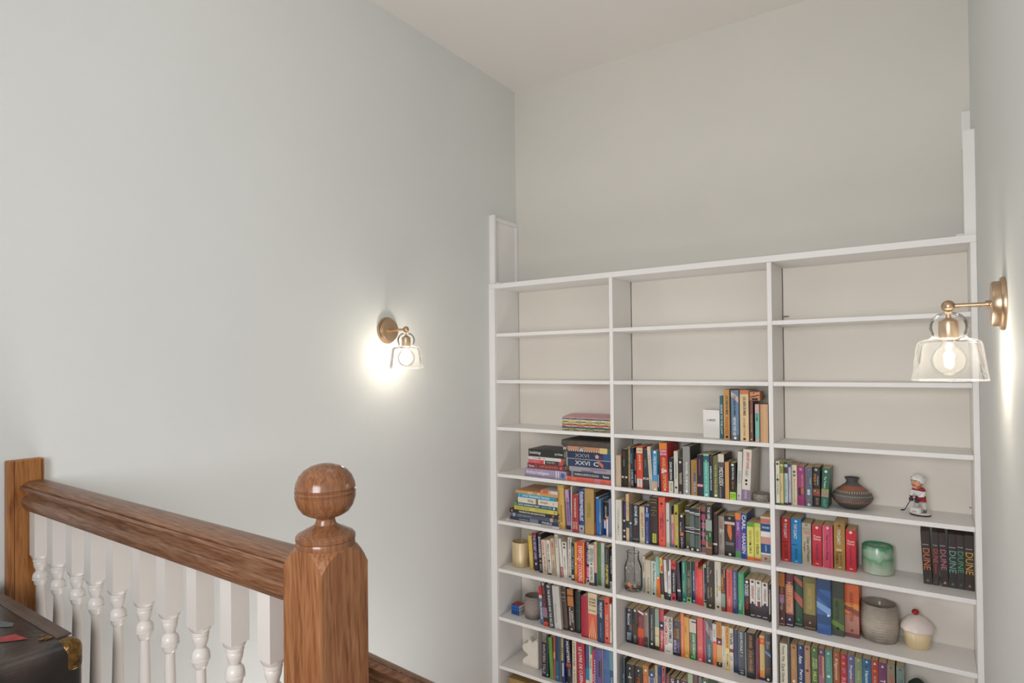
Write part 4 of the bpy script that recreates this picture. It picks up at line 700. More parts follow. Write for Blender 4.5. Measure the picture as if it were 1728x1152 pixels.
# ================= magazines
mc=['B8A878','8FA05C','5C6C9C','C87878','D88C50','A8B878','E0C078','D8C890','5C86A8','D89898']
z=SH[3]+.0003
MDESC=['tan','olive green','blue','rose','orange','light green','yellow','cream','steel blue','pink']
for i,c_ in enumerate(mc):
    t=.0072 if i<9 else .0045
    off=.003*math.sin(i*2.3); x0=-1.648+off; x1=BR[0]-.003+min(0,off)
    pos='lowest' if i==0 else ('topmost' if i==9 else ORD[i]+' up')
    rt=thing('magazine','thin %s magazine, %s in the pile, left bay, third row down'%(MDESC[i],pos),'magazine',(x0,2.868+.002*math.cos(i*3),z),0,'magazines piled in the left bay')
    L_=x1-x0; d=.20
    g=G()
    if i<9: g.box(0,L_,-.0004,.0006,0,t); g.box(0,L_,0,d,0,.0008); g.box(0,L_,0,d,t-.0008,t)
    else:
        # the top one bows up towards the back
        for k in range(6):
            y0=d*k/6;y1=d*(k+1)/6; q0=.012*math.sin(math.pi*k/6*.9); q1=.012*math.sin(math.pi*(k+1)/6*.9)
            g.add([(0,y0,q0),(L_,y0,q0),(L_,y1,q1),(0,y1,q1),(0,y0,q0+t),(L_,y0,q0+t),(L_,y1,q1+t),(0,y1,q1+t)],[(0,3,2,1),(4,5,6,7),(0,1,5,4),(1,2,6,5),(2,3,7,6),(3,0,4,7)])
    put('cover',g,paint('book_cover',soft(c_),.35,.15,30),rt)
    if i<9:
        g=G(); g.box(.001,L_-.001,.0006,d-.001,.0008,t-.0008); put('page_block',g,M_pagew,rt)
        g=G(); n=G()
        for k in range(5):
            a=L_*(.05+.19*k+.04*math.sin(i*5+k*3)); n.box(a,a+L_*.1,-.0008,-.0004,t*.3,t*.7)
        put('spine_print',n,ink(['6c2c2c','f0e8d0','284c3c','f0f0f0'][i%4]),rt,kind='stuff')
    z+=t+.0003
# ================= small white box, face out
b0=thing('gift_box','small plain white square box with black lettering beside teal book','box',(-.9057,2.917,SH[3]+.0003),-.03)
g=G(); g.box(0,.078,0,.045,0,.1315); put('carton',g,paint('white_card','EEEAE4',.6,.01),b0,.0015)
lettering('L:A BRUKET','3a3a3a',b0,(.018,-.0004,.078),(1,0,0),(0,0,1),.042,.0105)
g=G(); g.box(0,.044,0,.075,0,.040)
c0=thing('card_box','small patterned orange box lying on top of brown paperback, middle bay','box',(-.7,2.862,-.3526+.1815),0)
bk=[q for q in BOOKS if q[0]==1 and q[1]==3 and q[9]=='7A4A3C'][0]
c0.location=(bk[2]-.001,bk[4]+.005,SH[3]+.0006+bk[5])
M=paint('patterned_card','C98E68',.5,.35,90); put('carton',g,M,c0,.001)
g=G(); g.add([(.004,-.0003,.014),(.042,-.0003,.024),(.042,-.0003,.028),(.004,-.0003,.018)],[(0,1,2,3)],0); g.add([(.010,-.0003,.002),(.036,-.0003,.002),(.036,-.0003,.011),(.010,-.0003,.011)],[(0,1,2,3)],1); g.add([(.018+.003*math.cos(a*.9),-.0003,.033+.003*math.sin(a*.9)) for a in range(7)],[tuple(range(7))],1)
put('printed_band',g,[ink('6c3028'),ink('2c2420')],c0)
# ================= pots and vessels
def vessel(name,label,cat,loc,parts,group=None,rz=0):
    t_=thing(name,label,cat,loc,rz,group)
    for n_,g_,M_,sm in parts: put(n_,g_.mesh(n_,sm),M_,t_)
    return t_
def brushed(name,cols,rough):
    M,nt,b=newmat(name); L=nt.links
    tc=N(nt,'ShaderNodeTexCoord'); mp=N(nt,'ShaderNodeMapping'); mp.inputs['Scale'].default_value=(1,1,.06); L.new(tc.outputs['Object'],mp.inputs['Vector'])
    no=N(nt,'ShaderNodeTexNoise'); no.inputs['Scale'].default_value=90; L.new(mp.outputs[0],no.inputs['Vector'])
    cr=N(nt,'ShaderNodeValToRGB'); cr.color_ramp.elements[0].position=.35; cr.color_ramp.elements[0].color=lin(cols[0]); cr.color_ramp.elements[1].position=.65; cr.color_ramp.elements[1].color=lin(cols[1])
    L.new(no.outputs['Fac'],cr.inputs[0]); L.new(cr.outputs[0],b.inputs['Base Color']); b.inputs['Metallic'].default_value=.35; b.inputs['Roughness'].default_value=rough
    return M
g=G(); g.lathe([(.0,.001),(.048,0),(.0515,.003),(.052,.138),(.0505,.1395),(.049,.138),(.0485,.006),(.0,.005)],48)
vessel('pencil_cup','plain brushed brass cylinder cup standing left of the yellow book','cup',(-1.988,2.966,SH[6]+.0003),[('cup_body',g,brushed('brushed_brass',['D2B888','EAD8B4'],.45),40)])
def ribbed(r0,h,seed,n=64,rows=46,top=.92):
    rnd=random.Random(seed); ph=[rnd.random()*6 for _ in range(60)]
    g=G(); prof=[]
    for i in range(rows+1):
        z_=h*i/rows; k=i/rows
        r_=r0*(.80+.2*math.sin(math.pi*min(1,.12+k*.75))**.8)
        prof.append((r_,z_))
    def fn(r_,a,z_):
        q=z_/h*13; w_=q+.35*math.sin(a*2+ph[0])+.22*math.sin(a*5+ph[1])
        return r_+.0016*math.sin(w_*2*math.pi)*(1 if .02<z_/h<.97 else 0)+.0006*math.sin(a*9+z_*400)
    g.lathe(prof,n,fn=fn,cap1=False)
    g.lathe([(prof[-1][0],h),(prof[-1][0]-.003,h+.001),(prof[-1][0]-.006,h-.002),(prof[-1][0]-.007,h*.5),(prof[-1][0]*.75,h*.12)],n,cap0=False)
    return g
M_pot=ramp_z('ribbed_clay',[(0,'7C716C'),(.5,'A0928A'),(1,'8C7F78')],0,.13,.75,0,False,.5)
M_soil=paint('dark_inside','4A3428',.9,.2,60)
g=ribbed(.054,.122,3); s_=G(); s_.lathe([(0,.078),(.046,.078)],32,cap1=False)
s_.v.append((0,0,.0781))
def disc(r_,z_,n=32):
    q=G(); q.add([(r_*math.cos(2*math.pi*k/n),r_*math.sin(2*math.pi*k/n),z_) for k in range(n)],[tuple(range(n))]); return q
vessel('ribbed_pot','purple-grey ribbed clay pot standing right of the puzzle cube','pot',(-1.9,2.958,SH[7]+.0003),[('pot_body',g,M_pot,60),('pot_filling',disc(.044,.075),M_soil,None)])
M_pot2=ramp_z('ribbed_stoneware',[(0,'857C70'),(.45,'B4A898'),(1,'8E8478')],0,.15,.6,0,False,.6,.3)
g=ribbed(.0715,.148,5,80,52)
vessel('ribbed_pot','large taupe ribbed stoneware pot with dark rim beside the orange book','pot',(-.203,2.997,SH[6]+.0003),[('pot_body',g,M_pot2,60),('pot_filling',disc(.06,.11),M_soil,None)])
# jar with coins
cl=clear_glass('jar_glass',(.965,.97,.965),.35,.03,.06)
g=G(); g.lathe([(.0,.003),(.034,.0015),(.043,.006),(.046,.016),(.046,.095),(.045,.118),(.038,.142),(.031,.158),(.030,.186),(.033,.192),(.031,.196),(.028,.192)],40,cap1=False)
jar=vessel('coin_jar','clear glass bottle with coins in the bottom, middle bay sixth row','jar',(-1.2885,2.956,SH[6]+.0003),[('glass_body',g,cl,50)])
g=G(); rnd=random.Random(2)
for k in range(26):
    a=-math.pi/2+rnd.uniform(-1.9,1.9); q=rnd.uniform(.005,.036); g.ball((q*math.cos(a),q*math.sin(a),.008+rnd.uniform(0,.02)),.009,8,5,(1,1,.18))
put('coins',g.mesh('coins',40),paint('mixed_coins','7A6A5A',.4,.4,120,0,1,.5,.7),jar)
for (x_,z_,r_,c_) in ((-.004,.036,.0115,'E08A60'),(.003,.018,.0095,'D07A58'),(.024,.033,.0105,'B0A898'),(-.026,.034,.009,'9A8A70')):
    g=G(); n=20; y_=-math.sqrt(max(.0,.040**2-x_*x_))
    g.add([(x_+r_*math.cos(2*math.pi*k/n),y_,z_+r_*math.sin(2*math.pi*k/n)) for k in range(n)]+[(x_+r_*math.cos(2*math.pi*k/n),y_+.0018,z_+r_*math.sin(2*math.pi*k/n)) for k in range(n)],[tuple(range(n))]+[tuple(range(n,2*n))[::-1]]+[(k,(k+1)%n,(k+1)%n+n,k+n) for k in range(n)])
    g.add([(x_+.6*r_*math.cos(2*math.pi*k/n),y_-.0004,z_+.6*r_*math.sin(2*math.pi*k/n)) for k in range(n)],[tuple(range(n))])
    put('coin',g,paint('coin_metal',c_,.35,.1,90,0,1,.5,.6),jar)
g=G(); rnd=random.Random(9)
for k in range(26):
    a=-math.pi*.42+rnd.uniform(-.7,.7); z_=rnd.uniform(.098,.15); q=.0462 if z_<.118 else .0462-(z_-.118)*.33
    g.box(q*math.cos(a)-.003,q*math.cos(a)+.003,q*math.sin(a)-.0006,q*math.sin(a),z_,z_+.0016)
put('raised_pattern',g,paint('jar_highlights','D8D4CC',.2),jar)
# stone
M_gran=paint('speckled_granite','8C857A',.7,.45,160,.4,300)
g=G(); g.lathe([(.036,0),(.040,.005),(.0405,.028),(.037,.033),(.030,.031),(.027,.026),(0,.024)],40,fn=lambda r_,a,z_:r_*(1+.012*math.sin(3*a)+.008*math.sin(7*a+z_*200)))
vessel('stone_dish','round grey speckled stone dish right of the tall cream hardback','dish',(-.645,2.905,SH[4]+.0003),[('dish_body',g,M_gran,50)])
# painted vase
vp=[(.030,0),(.034,.002),(.052,.012),(.070,.030),(.0775,.045),(.078,.053),(.073,.064),(.058,.079),(.040,.093),(.027,.103),(.0205,.112),(.0225,.118),(.0285,.1275),(.028,.130),(.024,.1285),(.018,.118),(.018,.105)]
M_v=ramp_z('painted_clay',[(0,'4A4642'),(.2,'56524E'),(.27,'8A6450'),(.31,'5E5954'),(.50,'68615A'),(.60,'68605A'),(.645,'A0644C'),(.72,'A8664E'),(.77,'5C5A58'),(1,'4C4A4A')],0,.13,.6,0,False,.06)
g=G(); g.lathe(vp,56,cap1=False)
vs_=vessel('clay_vase','squat dark clay vase with orange bands and narrow neck','vase',(-.291,2.957,SH[4]+.0003),[('vase_body',g,M_v,40)])
def ticks(rows):
    g=G()
    for (z_,dz,r_,rz_,n,sl,wd) in rows:
        for k in range(n):
            a=2*math.pi*k/n; ca,sa=math.cos(a),math.sin(a); a2=a+sl; 
            p0=Vector((r_*ca,r_*sa,z_)); p1=Vector((rz_*math.cos(a2),rz_*math.sin(a2),z_+dz)); tn=Vector((-sa,ca,0))*wd; o_=Vector((ca,sa,0))*.0006
            g.add([p0-tn+o_,p0+tn+o_,p1+tn+o_,p1-tn+o_],[(0,1,2,3)])
    return g
put('etched_marks',ticks([(.072,.008,.0704,.0632,46,.05,.0012),(.058,.004,.0785,.0762,60,.03,.0009)]),ink('E8D8C8'),vs_)
g=ticks([(.036,.007,.0735,.0768,10,.35,.006)]); put('painted_marks',g,ink('B06A48'),vs_)
# green glass candle holder (oval tumbler, thick frosted glass)
M_green=ramp_z('frosted_green_glass',[(0,'C4CCB8'),(.28,'B4C4AC'),(.5,'6FA07C'),(.62,'9CBCA0'),(.78,'A4C0A8'),(.9,'4C9468'),(1,'4C9468')],0,.12,.3,0,False,.6,.3)
g=G(); g.lathe([(.052,0),(.058,.004),(.0595,.03),(.0575,.112),(.0555,.1155),(.053,.113),(.0525,.03),(0,.028)],56)
vessel('candle_glass','cloudy green glass tumbler beside the last red paperback','candle holder',(-.205,3.006,SH[5]+.0003),[('glass_body',g,M_green,40),('candle_wax',disc(.052,.06),paint('green_wax','4F9068',.6),None)])
# cupcake jar
M_cup=ramp_z('cupcake_paper_glaze',[(0,'E8D0A0'),(1,'F0DCB4')],0,.08,.35,0,False,.1,.3)
M_fr=paint('pink_white_icing_glaze','EADCD4',.2,.03,20,0,1,.6)
g=G(); g.lathe([(.041,0),(.043,.002),(.050,.070),(.049,.072)],96,fn=lambda r_,a,z_:r_+.0016*abs(math.sin(a*14))-.001)
f_=G(); f_.lathe([(.050,.066),(.0565,.067),(.060,.072),(.0595,.080),(.053,.092),(.044,.104),(.030,.116),(.016,.124),(.006,.128),(0,.1285)],56,fn=lambda r_,a,z_:r_+(.0016*math.sin(a*7)+.001*math.sin(a*11+1) if z_<.085 else 0))
ch=G(); ch.ball((-.004,0,.137),.0125,20,12,(1.05,1,.95)); 
cj=vessel('cupcake_jar','ceramic cupcake shaped jar with white icing and red cherry','jar',(-.071,2.998,SH[6]+.0003),[('cup_base',g,M_cup,50),('icing_lid',f_,M_fr,60),('cherry',ch,paint('cherry_glaze','A0222C',.25,.05),60)])
# puzzle cube
pc=thing('puzzle_cube','small puzzle cube with blue front and red top, left bay','puzzle',(-2.032,2.9235,SH[7]+.0003),-.05)
A_=.056; g=G(); g.box(0,A_,0,A_,0,A_); put('cube_core',g,paint('black_plastic','26262A',.35),pc,.002)
u_=A_/3
M_b=paint('blue_sticker','2468B8',.3);M_w=paint('white_sticker','E0E0E0',.3);M_r=paint('red_sticker','B82838',.3)
def one(n,M_,bxs):
    g=G(); g.box(*bxs); put(n,g,M_,pc,.0006,1)
for i in range(3):
    for j in range(3):
        e=.0016
        one('sticker',M_b,(i*u_+e,(i+1)*u_-e,-.0006,.0002,j*u_+e,(j+1)*u_-e))
        one('sticker',M_w,(A_-.0002,A_+.0006,i*u_+e,(i+1)*u_-e,j*u_+e,(j+1)*u_-e))
        one('sticker',M_r,(i*u_+e,(i+1)*u_-e,j*u_+e,(j+1)*u_-e,A_-.0002,A_+.0006))
# horse-head bookend
hb=thing('horse_bookend','white ceramic horse head bookend left of the black paperback','bookend',(-1.964,2.925,SH[8]+.0003))
pts=[(0,0),(.108,0),(.108,.150),(.100,.172),(.092,.160),(.080,.150),(.070,.146),(.060,.150),(.051,.166),(.046,.150),(.040,.138),(.026,.132),(.010,.126),(0,.114),(-.002,.098),(.006,.084),(.022,.074),(.040,.066),(.042,.058),(.030,.048),(.014,.036),(.002,.022)]
g=G(); T_=.05; n=len(pts); cx_=sum(a for a,b in pts)/n; cz_=sum(b for a,b in pts)/n
lay=[(0,.86),(.006,.965),(.014,1),(.036,1),(.044,.965),(.05,.86)]
vs2=[]
for y_,k in lay:
    for a,b_ in pts: vs2.append((cx_+(a-cx_)*k if a<.1 else a, y_, max(0,cz_+(b_-cz_)*k) if b_>.001 else 0))
fs2=[(i*n+j,i*n+(j+1)%n,(i+1)*n+(j+1)%n,(i+1)*n+j) for i in range(len(lay)-1) for j in range(n)]+[tuple(range(n))[::-1],tuple(range((len(lay)-1)*n,len(lay)*n))]
g.add(vs2,fs2); put('horse_body',g.mesh('horse_body',50),paint('white_ceramic','E4DCCE',.35,.05,12,0,1,.5),hb,.002)
g=G(); g.box(.108,.112,0,.05,0,.21); put('upright_plate',g,paint('pale_ceramic','D0CAC0',.4),hb,.001)
# crate and bowl that peep in at the bottom edge
cr_=thing('wooden_crate','pale wooden crate lid just showing at the bottom of left bay','crate',(-2.03,2.885,SH2[9]+.0003))
M_cr=oak('crate_wood',0,'8c6c44','b0905c','c8a870',.6,1.2)
for i in range(4):
    g=G(); g.box(0,.2,i*.045,i*.045+.042,.19,.198); put('lid_slat',g,M_cr,cr_,.001)
g=G(); g.box(.002,.198,.002,.012,0,.189); g.box(.002,.198,.165,.175,0,.189); g.box(.002,.012,.012,.165,0,.189); g.box(.188,.198,.012,.165,0,.189); put('crate_body',g,M_cr,cr_,.001)
g=G(); g.lathe([(.018,0),(.030,.004),(.037,.05),(.039,.110),(.032,.140),(.016,.156),(.006,.162),(0,.163)],36)
vessel('lidded_pot','dark green domed pot right of the grey-green paperback, bottom edge','pot',(-.07,2.955,SH[7]+.0003),[('pot_body',g,paint('dark_green_glaze','27382C',.25),50)])
# ================= hockey figurine
fg=thing('hockey_figurine','bobblehead hockey player in white and red kit with helmet','figurine',(-.052,2.965,SH[4]+.0003),math.radians(-38))
def skinned(name,V,E,R,M_,parent,sub=2,root=0):
    me=bpy.data.meshes.new(name); me.from_pydata(V,E,[]); me.update()
    o=bpy.data.objects.new(name,me); C.objects.link(o); o.parent=parent
    o.modifiers.new('skin','SKIN'); me.skin_vertices or me.attributes
    bm=bmesh.new(); bm.from_mesh(me); sk=bm.verts.layers.skin.verify(); bm.verts.ensure_lookup_table()
    for i,v in enumerate(bm.verts): v[sk].radius=R[i] if isinstance(R[i],tuple) else (R[i],R[i]); v[sk].use_root=(i==root)
    bm.to_mesh(me); bm.free()
    s_=o.modifiers.new('sub','SUBSURF'); s_.levels=sub; s_.render_levels=sub
    o.modifiers['skin'].use_smooth_shade=True
    me.materials.append(M_); return o
# faces local -Y, right hand at -X
g=G(); g.lathe([(.038,0),(.039,.002),(.039,.009),(.037,.012)],40,sy=.85); put('base',g.mesh('base',40),ramp_z('base_enamel',[(0,'3A2426'),(.5,'D8D0CC'),(1,'ECE8E4')],0,.012,.4,0,True),fg)
red='B0262E'
M_j=ramp_z('jersey_cloth',[(0,red),(.18,'30262A'),(.24,'E8E4E0'),(.66,'E8E4E0'),(.70,red),(1,red)],.062,.112,.6,0,True)
M_short=paint('red_shorts',red,.6); M_sk=ramp_z('stocking_cloth',[(0,'C8C4BC'),(.35,'C8C4BC'),(.4,red),(.6,red),(.66,'E4E0DC'),(1,'E4E0DC')],.012,.058,.6,0,True)
# body: pelvis, waist, chest, shoulders, arms to the gloves, thighs, calves, skates -- one continuous surface
V=[(0,.006,.062),(0,.002,.078),(0,-.006,.096),(0,-.009,.108), (-.017,-.006,.102),(-.024,-.014,.086),(-.017,-.026,.070), (.017,-.006,.102),(.026,-.014,.086),(.013,-.027,.068),
   (-.012,.002,.050),(-.016,-.004,.032),(-.016,.000,.017),(-.016,-.010,.015),(.012,.004,.050),(.016,.002,.032),(.016,.008,.017),(.016,-.002,.015)]
E=[(0,1),(1,2),(2,3),(2,4),(4,5),(5,6),(2,7),(7,8),(8,9),(0,10),(10,11),(11,12),(12,13),(0,14),(14,15),(15,16),(16,17)]
R=[.017,.017,.0185,.009,.011,.009,.0075,.011,.009,.0075,.012,.009,.007,.0055,.012,.009,.007,.0055]
M_body=ramp_z('player_kit',[(0,'2A2626'),(.05,'8A847C'),(.12,'D8D4CC'),(.36,'B8B2A8'),(.40,red),(.56,red),(.58,'2A2428'),(.61,'E8E4E0'),(.80,'E8E4E0'),(.82,'2A2428'),(.84,red),(1,red)],.012,.118,.55,0,True)
skinned('body',V,E,R,M_body,fg)
for sx_ in (-1,1):
    g=G(); g.box(sx_*.016-.0012,sx_*.016+.0012,-.016,.010,.0118,.0145); put('skate_blade',g,paint('steel','B8B8B8',.3,.03,20,0,1,.5,1),fg)
    c_=(-.015,-.029,.064) if sx_<0 else (.010,-.030,.061)
    V=[(c_[0],c_[1]+.004,c_[2]+.006),(c_[0],c_[1],c_[2]-.002),(c_[0],c_[1]-.002,c_[2]-.009)]
    skinned('glove',V,[(0,1),(1,2)],[.0085,.0095,.0075],paint('purple_glove','4A3850',.6),fg)
g=G(); g.tube([(.012,-.026,.074),(-.016,-.034,.056),(-.034,-.040,.018)],.0016,8); g.tube([(-.034,-.040,.018),(-.040,-.044,.0145),(-.047,-.046,.0145)],[.0022,.0032,.0026],8); put('hockey_stick',g.mesh('hockey_stick',40),paint('stick_black','2A2424',.5),fg)
g=G(); g.box(-.012,.026,-.040,-.026,.0118,.034); put('name_block',g,paint('block_white','ECEAE6',.5),fg,.002)
g=G(); g.box(-.002,.016,-.0404,-.0402,.0175,.0195); put('block_print',g,ink('555555'),fg)
M_skin=paint('painted_skin','DDA27E',.5,.05,30)
g=G(); g.ball((0,-.012,.1345),.0215,24,16,(.92,.98,1.12)); g.ball((0,-.0345,.131),.0036,12,8,(1,1.2,1.4)); g.ball((0,-.026,.1135),.008,12,8,(1.3,.9,.7))
for sx_ in (-1,1): g.ball((sx_*.0200,-.010,.133),.0042,10,8,(.6,1,1.3))
g.tube([(0,-.010,.106),(0,-.011,.118)],.009,14)
hd=put('head',g.mesh('head',60),M_skin,fg)
g=G()
for sx_ in (-1,1): g.ball((sx_*.0078,-.0318,.1365),.0032,12,8,(1.25,.5,.7))
put('eye',g.mesh('eye',60),paint('eye_white','F0EEEA',.3),hd)
g=G()
for sx_ in (-1,1):
    g.ball((sx_*.0078,-.0334,.1365),.0016,10,6,(1,.5,1)); g.box(sx_*.0085-.0042,sx_*.0085+.0042,-.0335,-.031,.1405,.142)
put('brow_and_pupil',g.mesh('brow',60),paint('dark_brown_paint','3A2820',.6),hd)
g=G(); g.ball((0,-.0318,.1215),.0042,12,6,(1.5,.5,.5)); put('mouth',g.mesh('mouth',60),paint('lip_paint','B4645C',.5),hd)
# helmet: shell open to the face
g=G(); n=32; m_=10; vs3=[]
for i in range(m_+1):
    for k in range(n):
        a=2*math.pi*k/n; face=max(0,-math.sin(a))   # 1 at the front
        ear=abs(math.cos(a))**6
        low=math.radians(103-22*face+22*ear*(1 if math.sin(a)>-.5 else .2)+8*max(0,math.sin(a)))
        t_=low*i/m_; rr=.0262
        vs3.append((rr*.95*math.sin(t_)*math.cos(a),-.010+rr*1.06*math.sin(t_)*math.sin(a),.140+rr*1.02*math.cos(t_)))
fs3=[(i*n+k,(i+1)*n+k,(i+1)*n+(k+1)%n,i*n+(k+1)%n) for i in range(m_) for k in range(n)]
g.add(vs3,fs3); hm=put('helmet',g.mesh('helmet',60),paint('helmet_white','ECEAE6',.3,.01,9,0,1,.5),fg)
so=hm.modifiers.new('thick','SOLIDIFY'); so.thickness=.0014; so.offset=-1
g=G()
for a,z_ in ((-2.1,.152),(-1.8,.150),(-1.0,.152),(-1.4,.158),(1.2,.157),(.2,.153)): 
    q=.0262*math.sqrt(max(0,1-((z_-.140)/.0267)**2)); g.ball((q*.96*math.cos(a),-.010+q*1.07*math.sin(a),z_),.0016,8,6)
g.tube([(.0236,-.012,.138),(.021,-.018,.122),(.010,-.024,.113)],.0008,6); g.tube([(-.0236,-.012,.138),(-.021,-.018,.122),(-.010,-.024,.113)],.0008,6)
put('vent_and_strap',g.mesh('vent',50),paint('vent_black','2C2C2E',.5),hm)
# ================= wall sconces
def sconce(label,x,y,z,side,arm):
    # side=+1: arm runs towards +X (fixture on the left wall)
    t_=thing('wall_sconce',label,'wall lamp',(x,y,z),0 if side>0 else math.pi,'wall sconces')
    g=G(); pr=[(0.0,0),(.062,0),(.0625,.004),(.060,.009),(.053,.0095),(.0525,.022),(.050,.0255),(.0,.026)]
    n=56; vs=[];
    for r_,d_ in pr:
        for k in range(n): a=2*math.pi*k/n; vs.append((d_,r_*math.cos(a),r_*math.sin(a)))
    g.add(vs,[(i*n+k,i*n+(k+1)%n,(i+1)*n+(k+1)%n,(i+1)*n+k) for i in range(len(pr)-1) for k in range(n)])
    pl=put('backplate',g.mesh('backplate',35),M_brass,t_)
    g=G()
    for s_ in (-1,1): g.ball((.0262,s_*.020,.0),.0045,12,8)
    put('screw_cap',g.mesh('screw',60),M_brass,pl)
    g=G(); g.tube([(.025,0,0),(.036,0,0)],.009,20); g.tube([(.036,0,0),(arm,0,0)],.0055,16); put('arm',g.mesh('arm',40),M_brass,t_)
    g=G(); g.ball((arm,0,0),.0145,28,18); put('ball_joint',g.mesh('ball',60),M_brass,t_)
    g=G(); g.lathe([(.005,-.012),(.006,-.028),(.0195,-.036),(.0205,-.040),(.0205,-.074),(.0185,-.078),(.015,-.080),(0,-.080)],32,c=(arm,0)); put('lamp_socket',g.mesh('socket',40),M_brass,t_)
    # blown glass shade: small globe above, flared skirt below, open at the bottom
    g=G(); pr=[(.006,-.0135),(.022,-.018),(.033,-.028),(.0395,-.042),(.040,-.054),(.036,-.066),(.0345,-.073),(.040,-.078),(.054,-.081),(.063,-.086),(.0665,-.094),(.071,-.130),(.0755,-.165),(.078,-.178),(.0768,-.1785)]
    g.lathe(pr,64,c=(arm,0),cap0=False,cap1=False)
    put('glass_shade',g.mesh('shade',60),clear_glass('sconce_glass',(.985,.985,.98),.32,.03,.03),t_)
    g=G(); g.tube([(arm+.0778*math.cos(2*math.pi*k/48),.0778*math.sin(2*math.pi*k/48),-.178) for k in range(49)],.0011,6); put('glass_rim',g.mesh('rim',60),clear_glass('rim_glass',(.95,.95,.93),.5,.05,.5),t_)
    g=G(); pr=[(.0125,-.080),(.014,-.088),(.020,-.096),(.032,-.106),(.0385,-.120),(.0395,-.132),(.036,-.148),(.027,-.161),(.013,-.168),(0,-.1695)]
    g.lathe(pr,40,c=(arm,0),cap0=False); bl=put('light_bulb',g.mesh('bulb',60),clear_glass('bulb_glass',(.99,.98,.95),.3,.02,.0,.10,.03),t_)
    g=G(); g.ball((arm,0,-.122),.011,16,10,(1,1,1.3))
    M_,nt,b=newmat('filament_glow'); nt.nodes.remove(b); em=N(nt,'ShaderNodeEmission'); em.inputs[0].default_value=(1,.92,.80,1); em.inputs[1].default_value=BULB; nt.links.new(em.outputs[0],nt.nodes['Material Output'].inputs[0])
    put('filament',g.mesh('filament',60),M_,bl)
    return t_
sconce('lit brass sconce with clear glass shade on the long left wall',WX+.0003,2.037,.168,1,.123)
sconce('lit brass sconce with clear glass shade on right wall, before bookcase',RX-.0003,1.815,.131,-1,.107)
# ================= newel post with ball finial
NX0,NX1,NY0,NY1=-.892,-.794,.623,.718; ncx=(NX0+NX1)/2; ncy=(NY0+NY1)/2
nw=thing('newel_post','square oak newel post topped by a turned ball finial','newel post',(ncx,ncy,FL))
hw=(NX1-NX0)/2; hd_=(NY1-NY0)/2
# square shaft whose top is turned down to a round shoulder: every column of the square is cut where the cone passes
def shaft(hw,hd_,zr,rtop,drop):
    g=G(); n=12; ring=[]; rc=math.hypot(hw,hd_)
    for s_ in range(4):
        for k in range(n):
            t_=-1+2*k/n
            ring.append([(t_,-1),(1,t_),(-t_,1),(-1,-t_)][s_])
    zf=lambda r_: zr-drop*max(0,(r_-rtop)/(rc-rtop))**1.45
    rows=[[(x*hw,y*hd_,0) for x,y in ring]]
    for q in (1,.86,.7,.52,.34,.17,0):
        row=[]
        for x,y in ring:
            d_=math.hypot(x*hw,y*hd_); e=rtop+(d_-rtop)*q; k_=e/d_
            row.append((x*hw*k_,y*hd_*k_,zf(e)))
        rows.append(row)
    vs=[v for r_ in rows for v in r_]; m_=len(ring)
    g.add(vs,[(i*m_+k,i*m_+(k+1)%m_,(i+1)*m_+(k+1)%m_,(i+1)*m_+k) for i in range(len(rows)-1) for k in range(m_)]+[tuple(range(m_))[::-1],tuple(range((len(rows)-1)*m_,len(rows)*m_))])
    return g
zs=-.2965-FL
g=shaft(hw,hd_,zs,.0455,.031); put('post_shaft',g.mesh('shaft',13),M_post,nw,bevel=0)
g=G(); g.lathe([(0.0,zs-.001),(.0475,zs-.001),(.0480,zs+.006),(.0470,zs+.0085),(.0485,zs+.0105),(.0485,zs+.0155),(.046,zs+.019),(.036,zs+.024),(.034,zs+.0255),(.026,zs+.029),(.018,zs+.034),(.0155,zs+.040),(.0155,zs+.044),(.018,zs+.046),(.030,zs+.050),(.0385,zs+.0555),(.0455,zs+.066),(.0493,zs+.079),(.0497,zs+.0835),(.0476,zs+.0850),(.0476,zs+.0862),(.0497,zs+.0875),(.0497,zs+.0915),(.0475,zs+.0925),(.0475,zs+.0940),(.0492,zs+.0955),(.0478,zs+.104),(.043,zs+.115),(.035,zs+.124),(.024,zs+.1305),(.012,zs+.134),(0,zs+.135)],64)
M_ball=oak('finial_oak',2,'68422A','805438','946644',.2,1.6)
put('ball_finial',g.mesh('finial',28),M_ball,nw)
# ================= guard railing
rl=thing('guard_railing','oak handrail with white turned balusters between newel and left wall','railing',(0,0,0))
prof=[(.000,-.0085),(.000,-.0040),(.0025,-.0015),(.0050,-.0065),(.0072,-.0060),(.0080,.0010),(.013,.0048),(.022,.0085),(.032,.0100),(.048,.0100),(.058,.0085),(.067,.0048),(.0720,.0010),(.0728,-.0060),(.0750,-.0065),(.0775,-.0015),(.080,-.0040),(.080,-.0085),(.0775,-.0125),(.068,-.0150),(.0610,-.0195),(.0600,-.0250),(.066,-.031),(.0735,-.0365),(.0755,-.046),(.0735,-.058),(.067,-.0695),(.060,-.0725),(.020,-.0725),(.013,-.0695),(.0065,-.058),(.0045,-.046),(.0065,-.0365),(.014,-.031),(.0200,-.0250),(.0190,-.0195),(.012,-.0150),(.0025,-.0125)]
pp=[(a,b_) for a,b_ in prof]
g=G(); g.sweep(pp,(NX0+.0005,.6235,-.3245),(-2.0795,.6235,-.3180),(0,1,0),(0,0,1)); put('handrail',g.mesh('rail',24),M_rail,rl)
bw=.0185
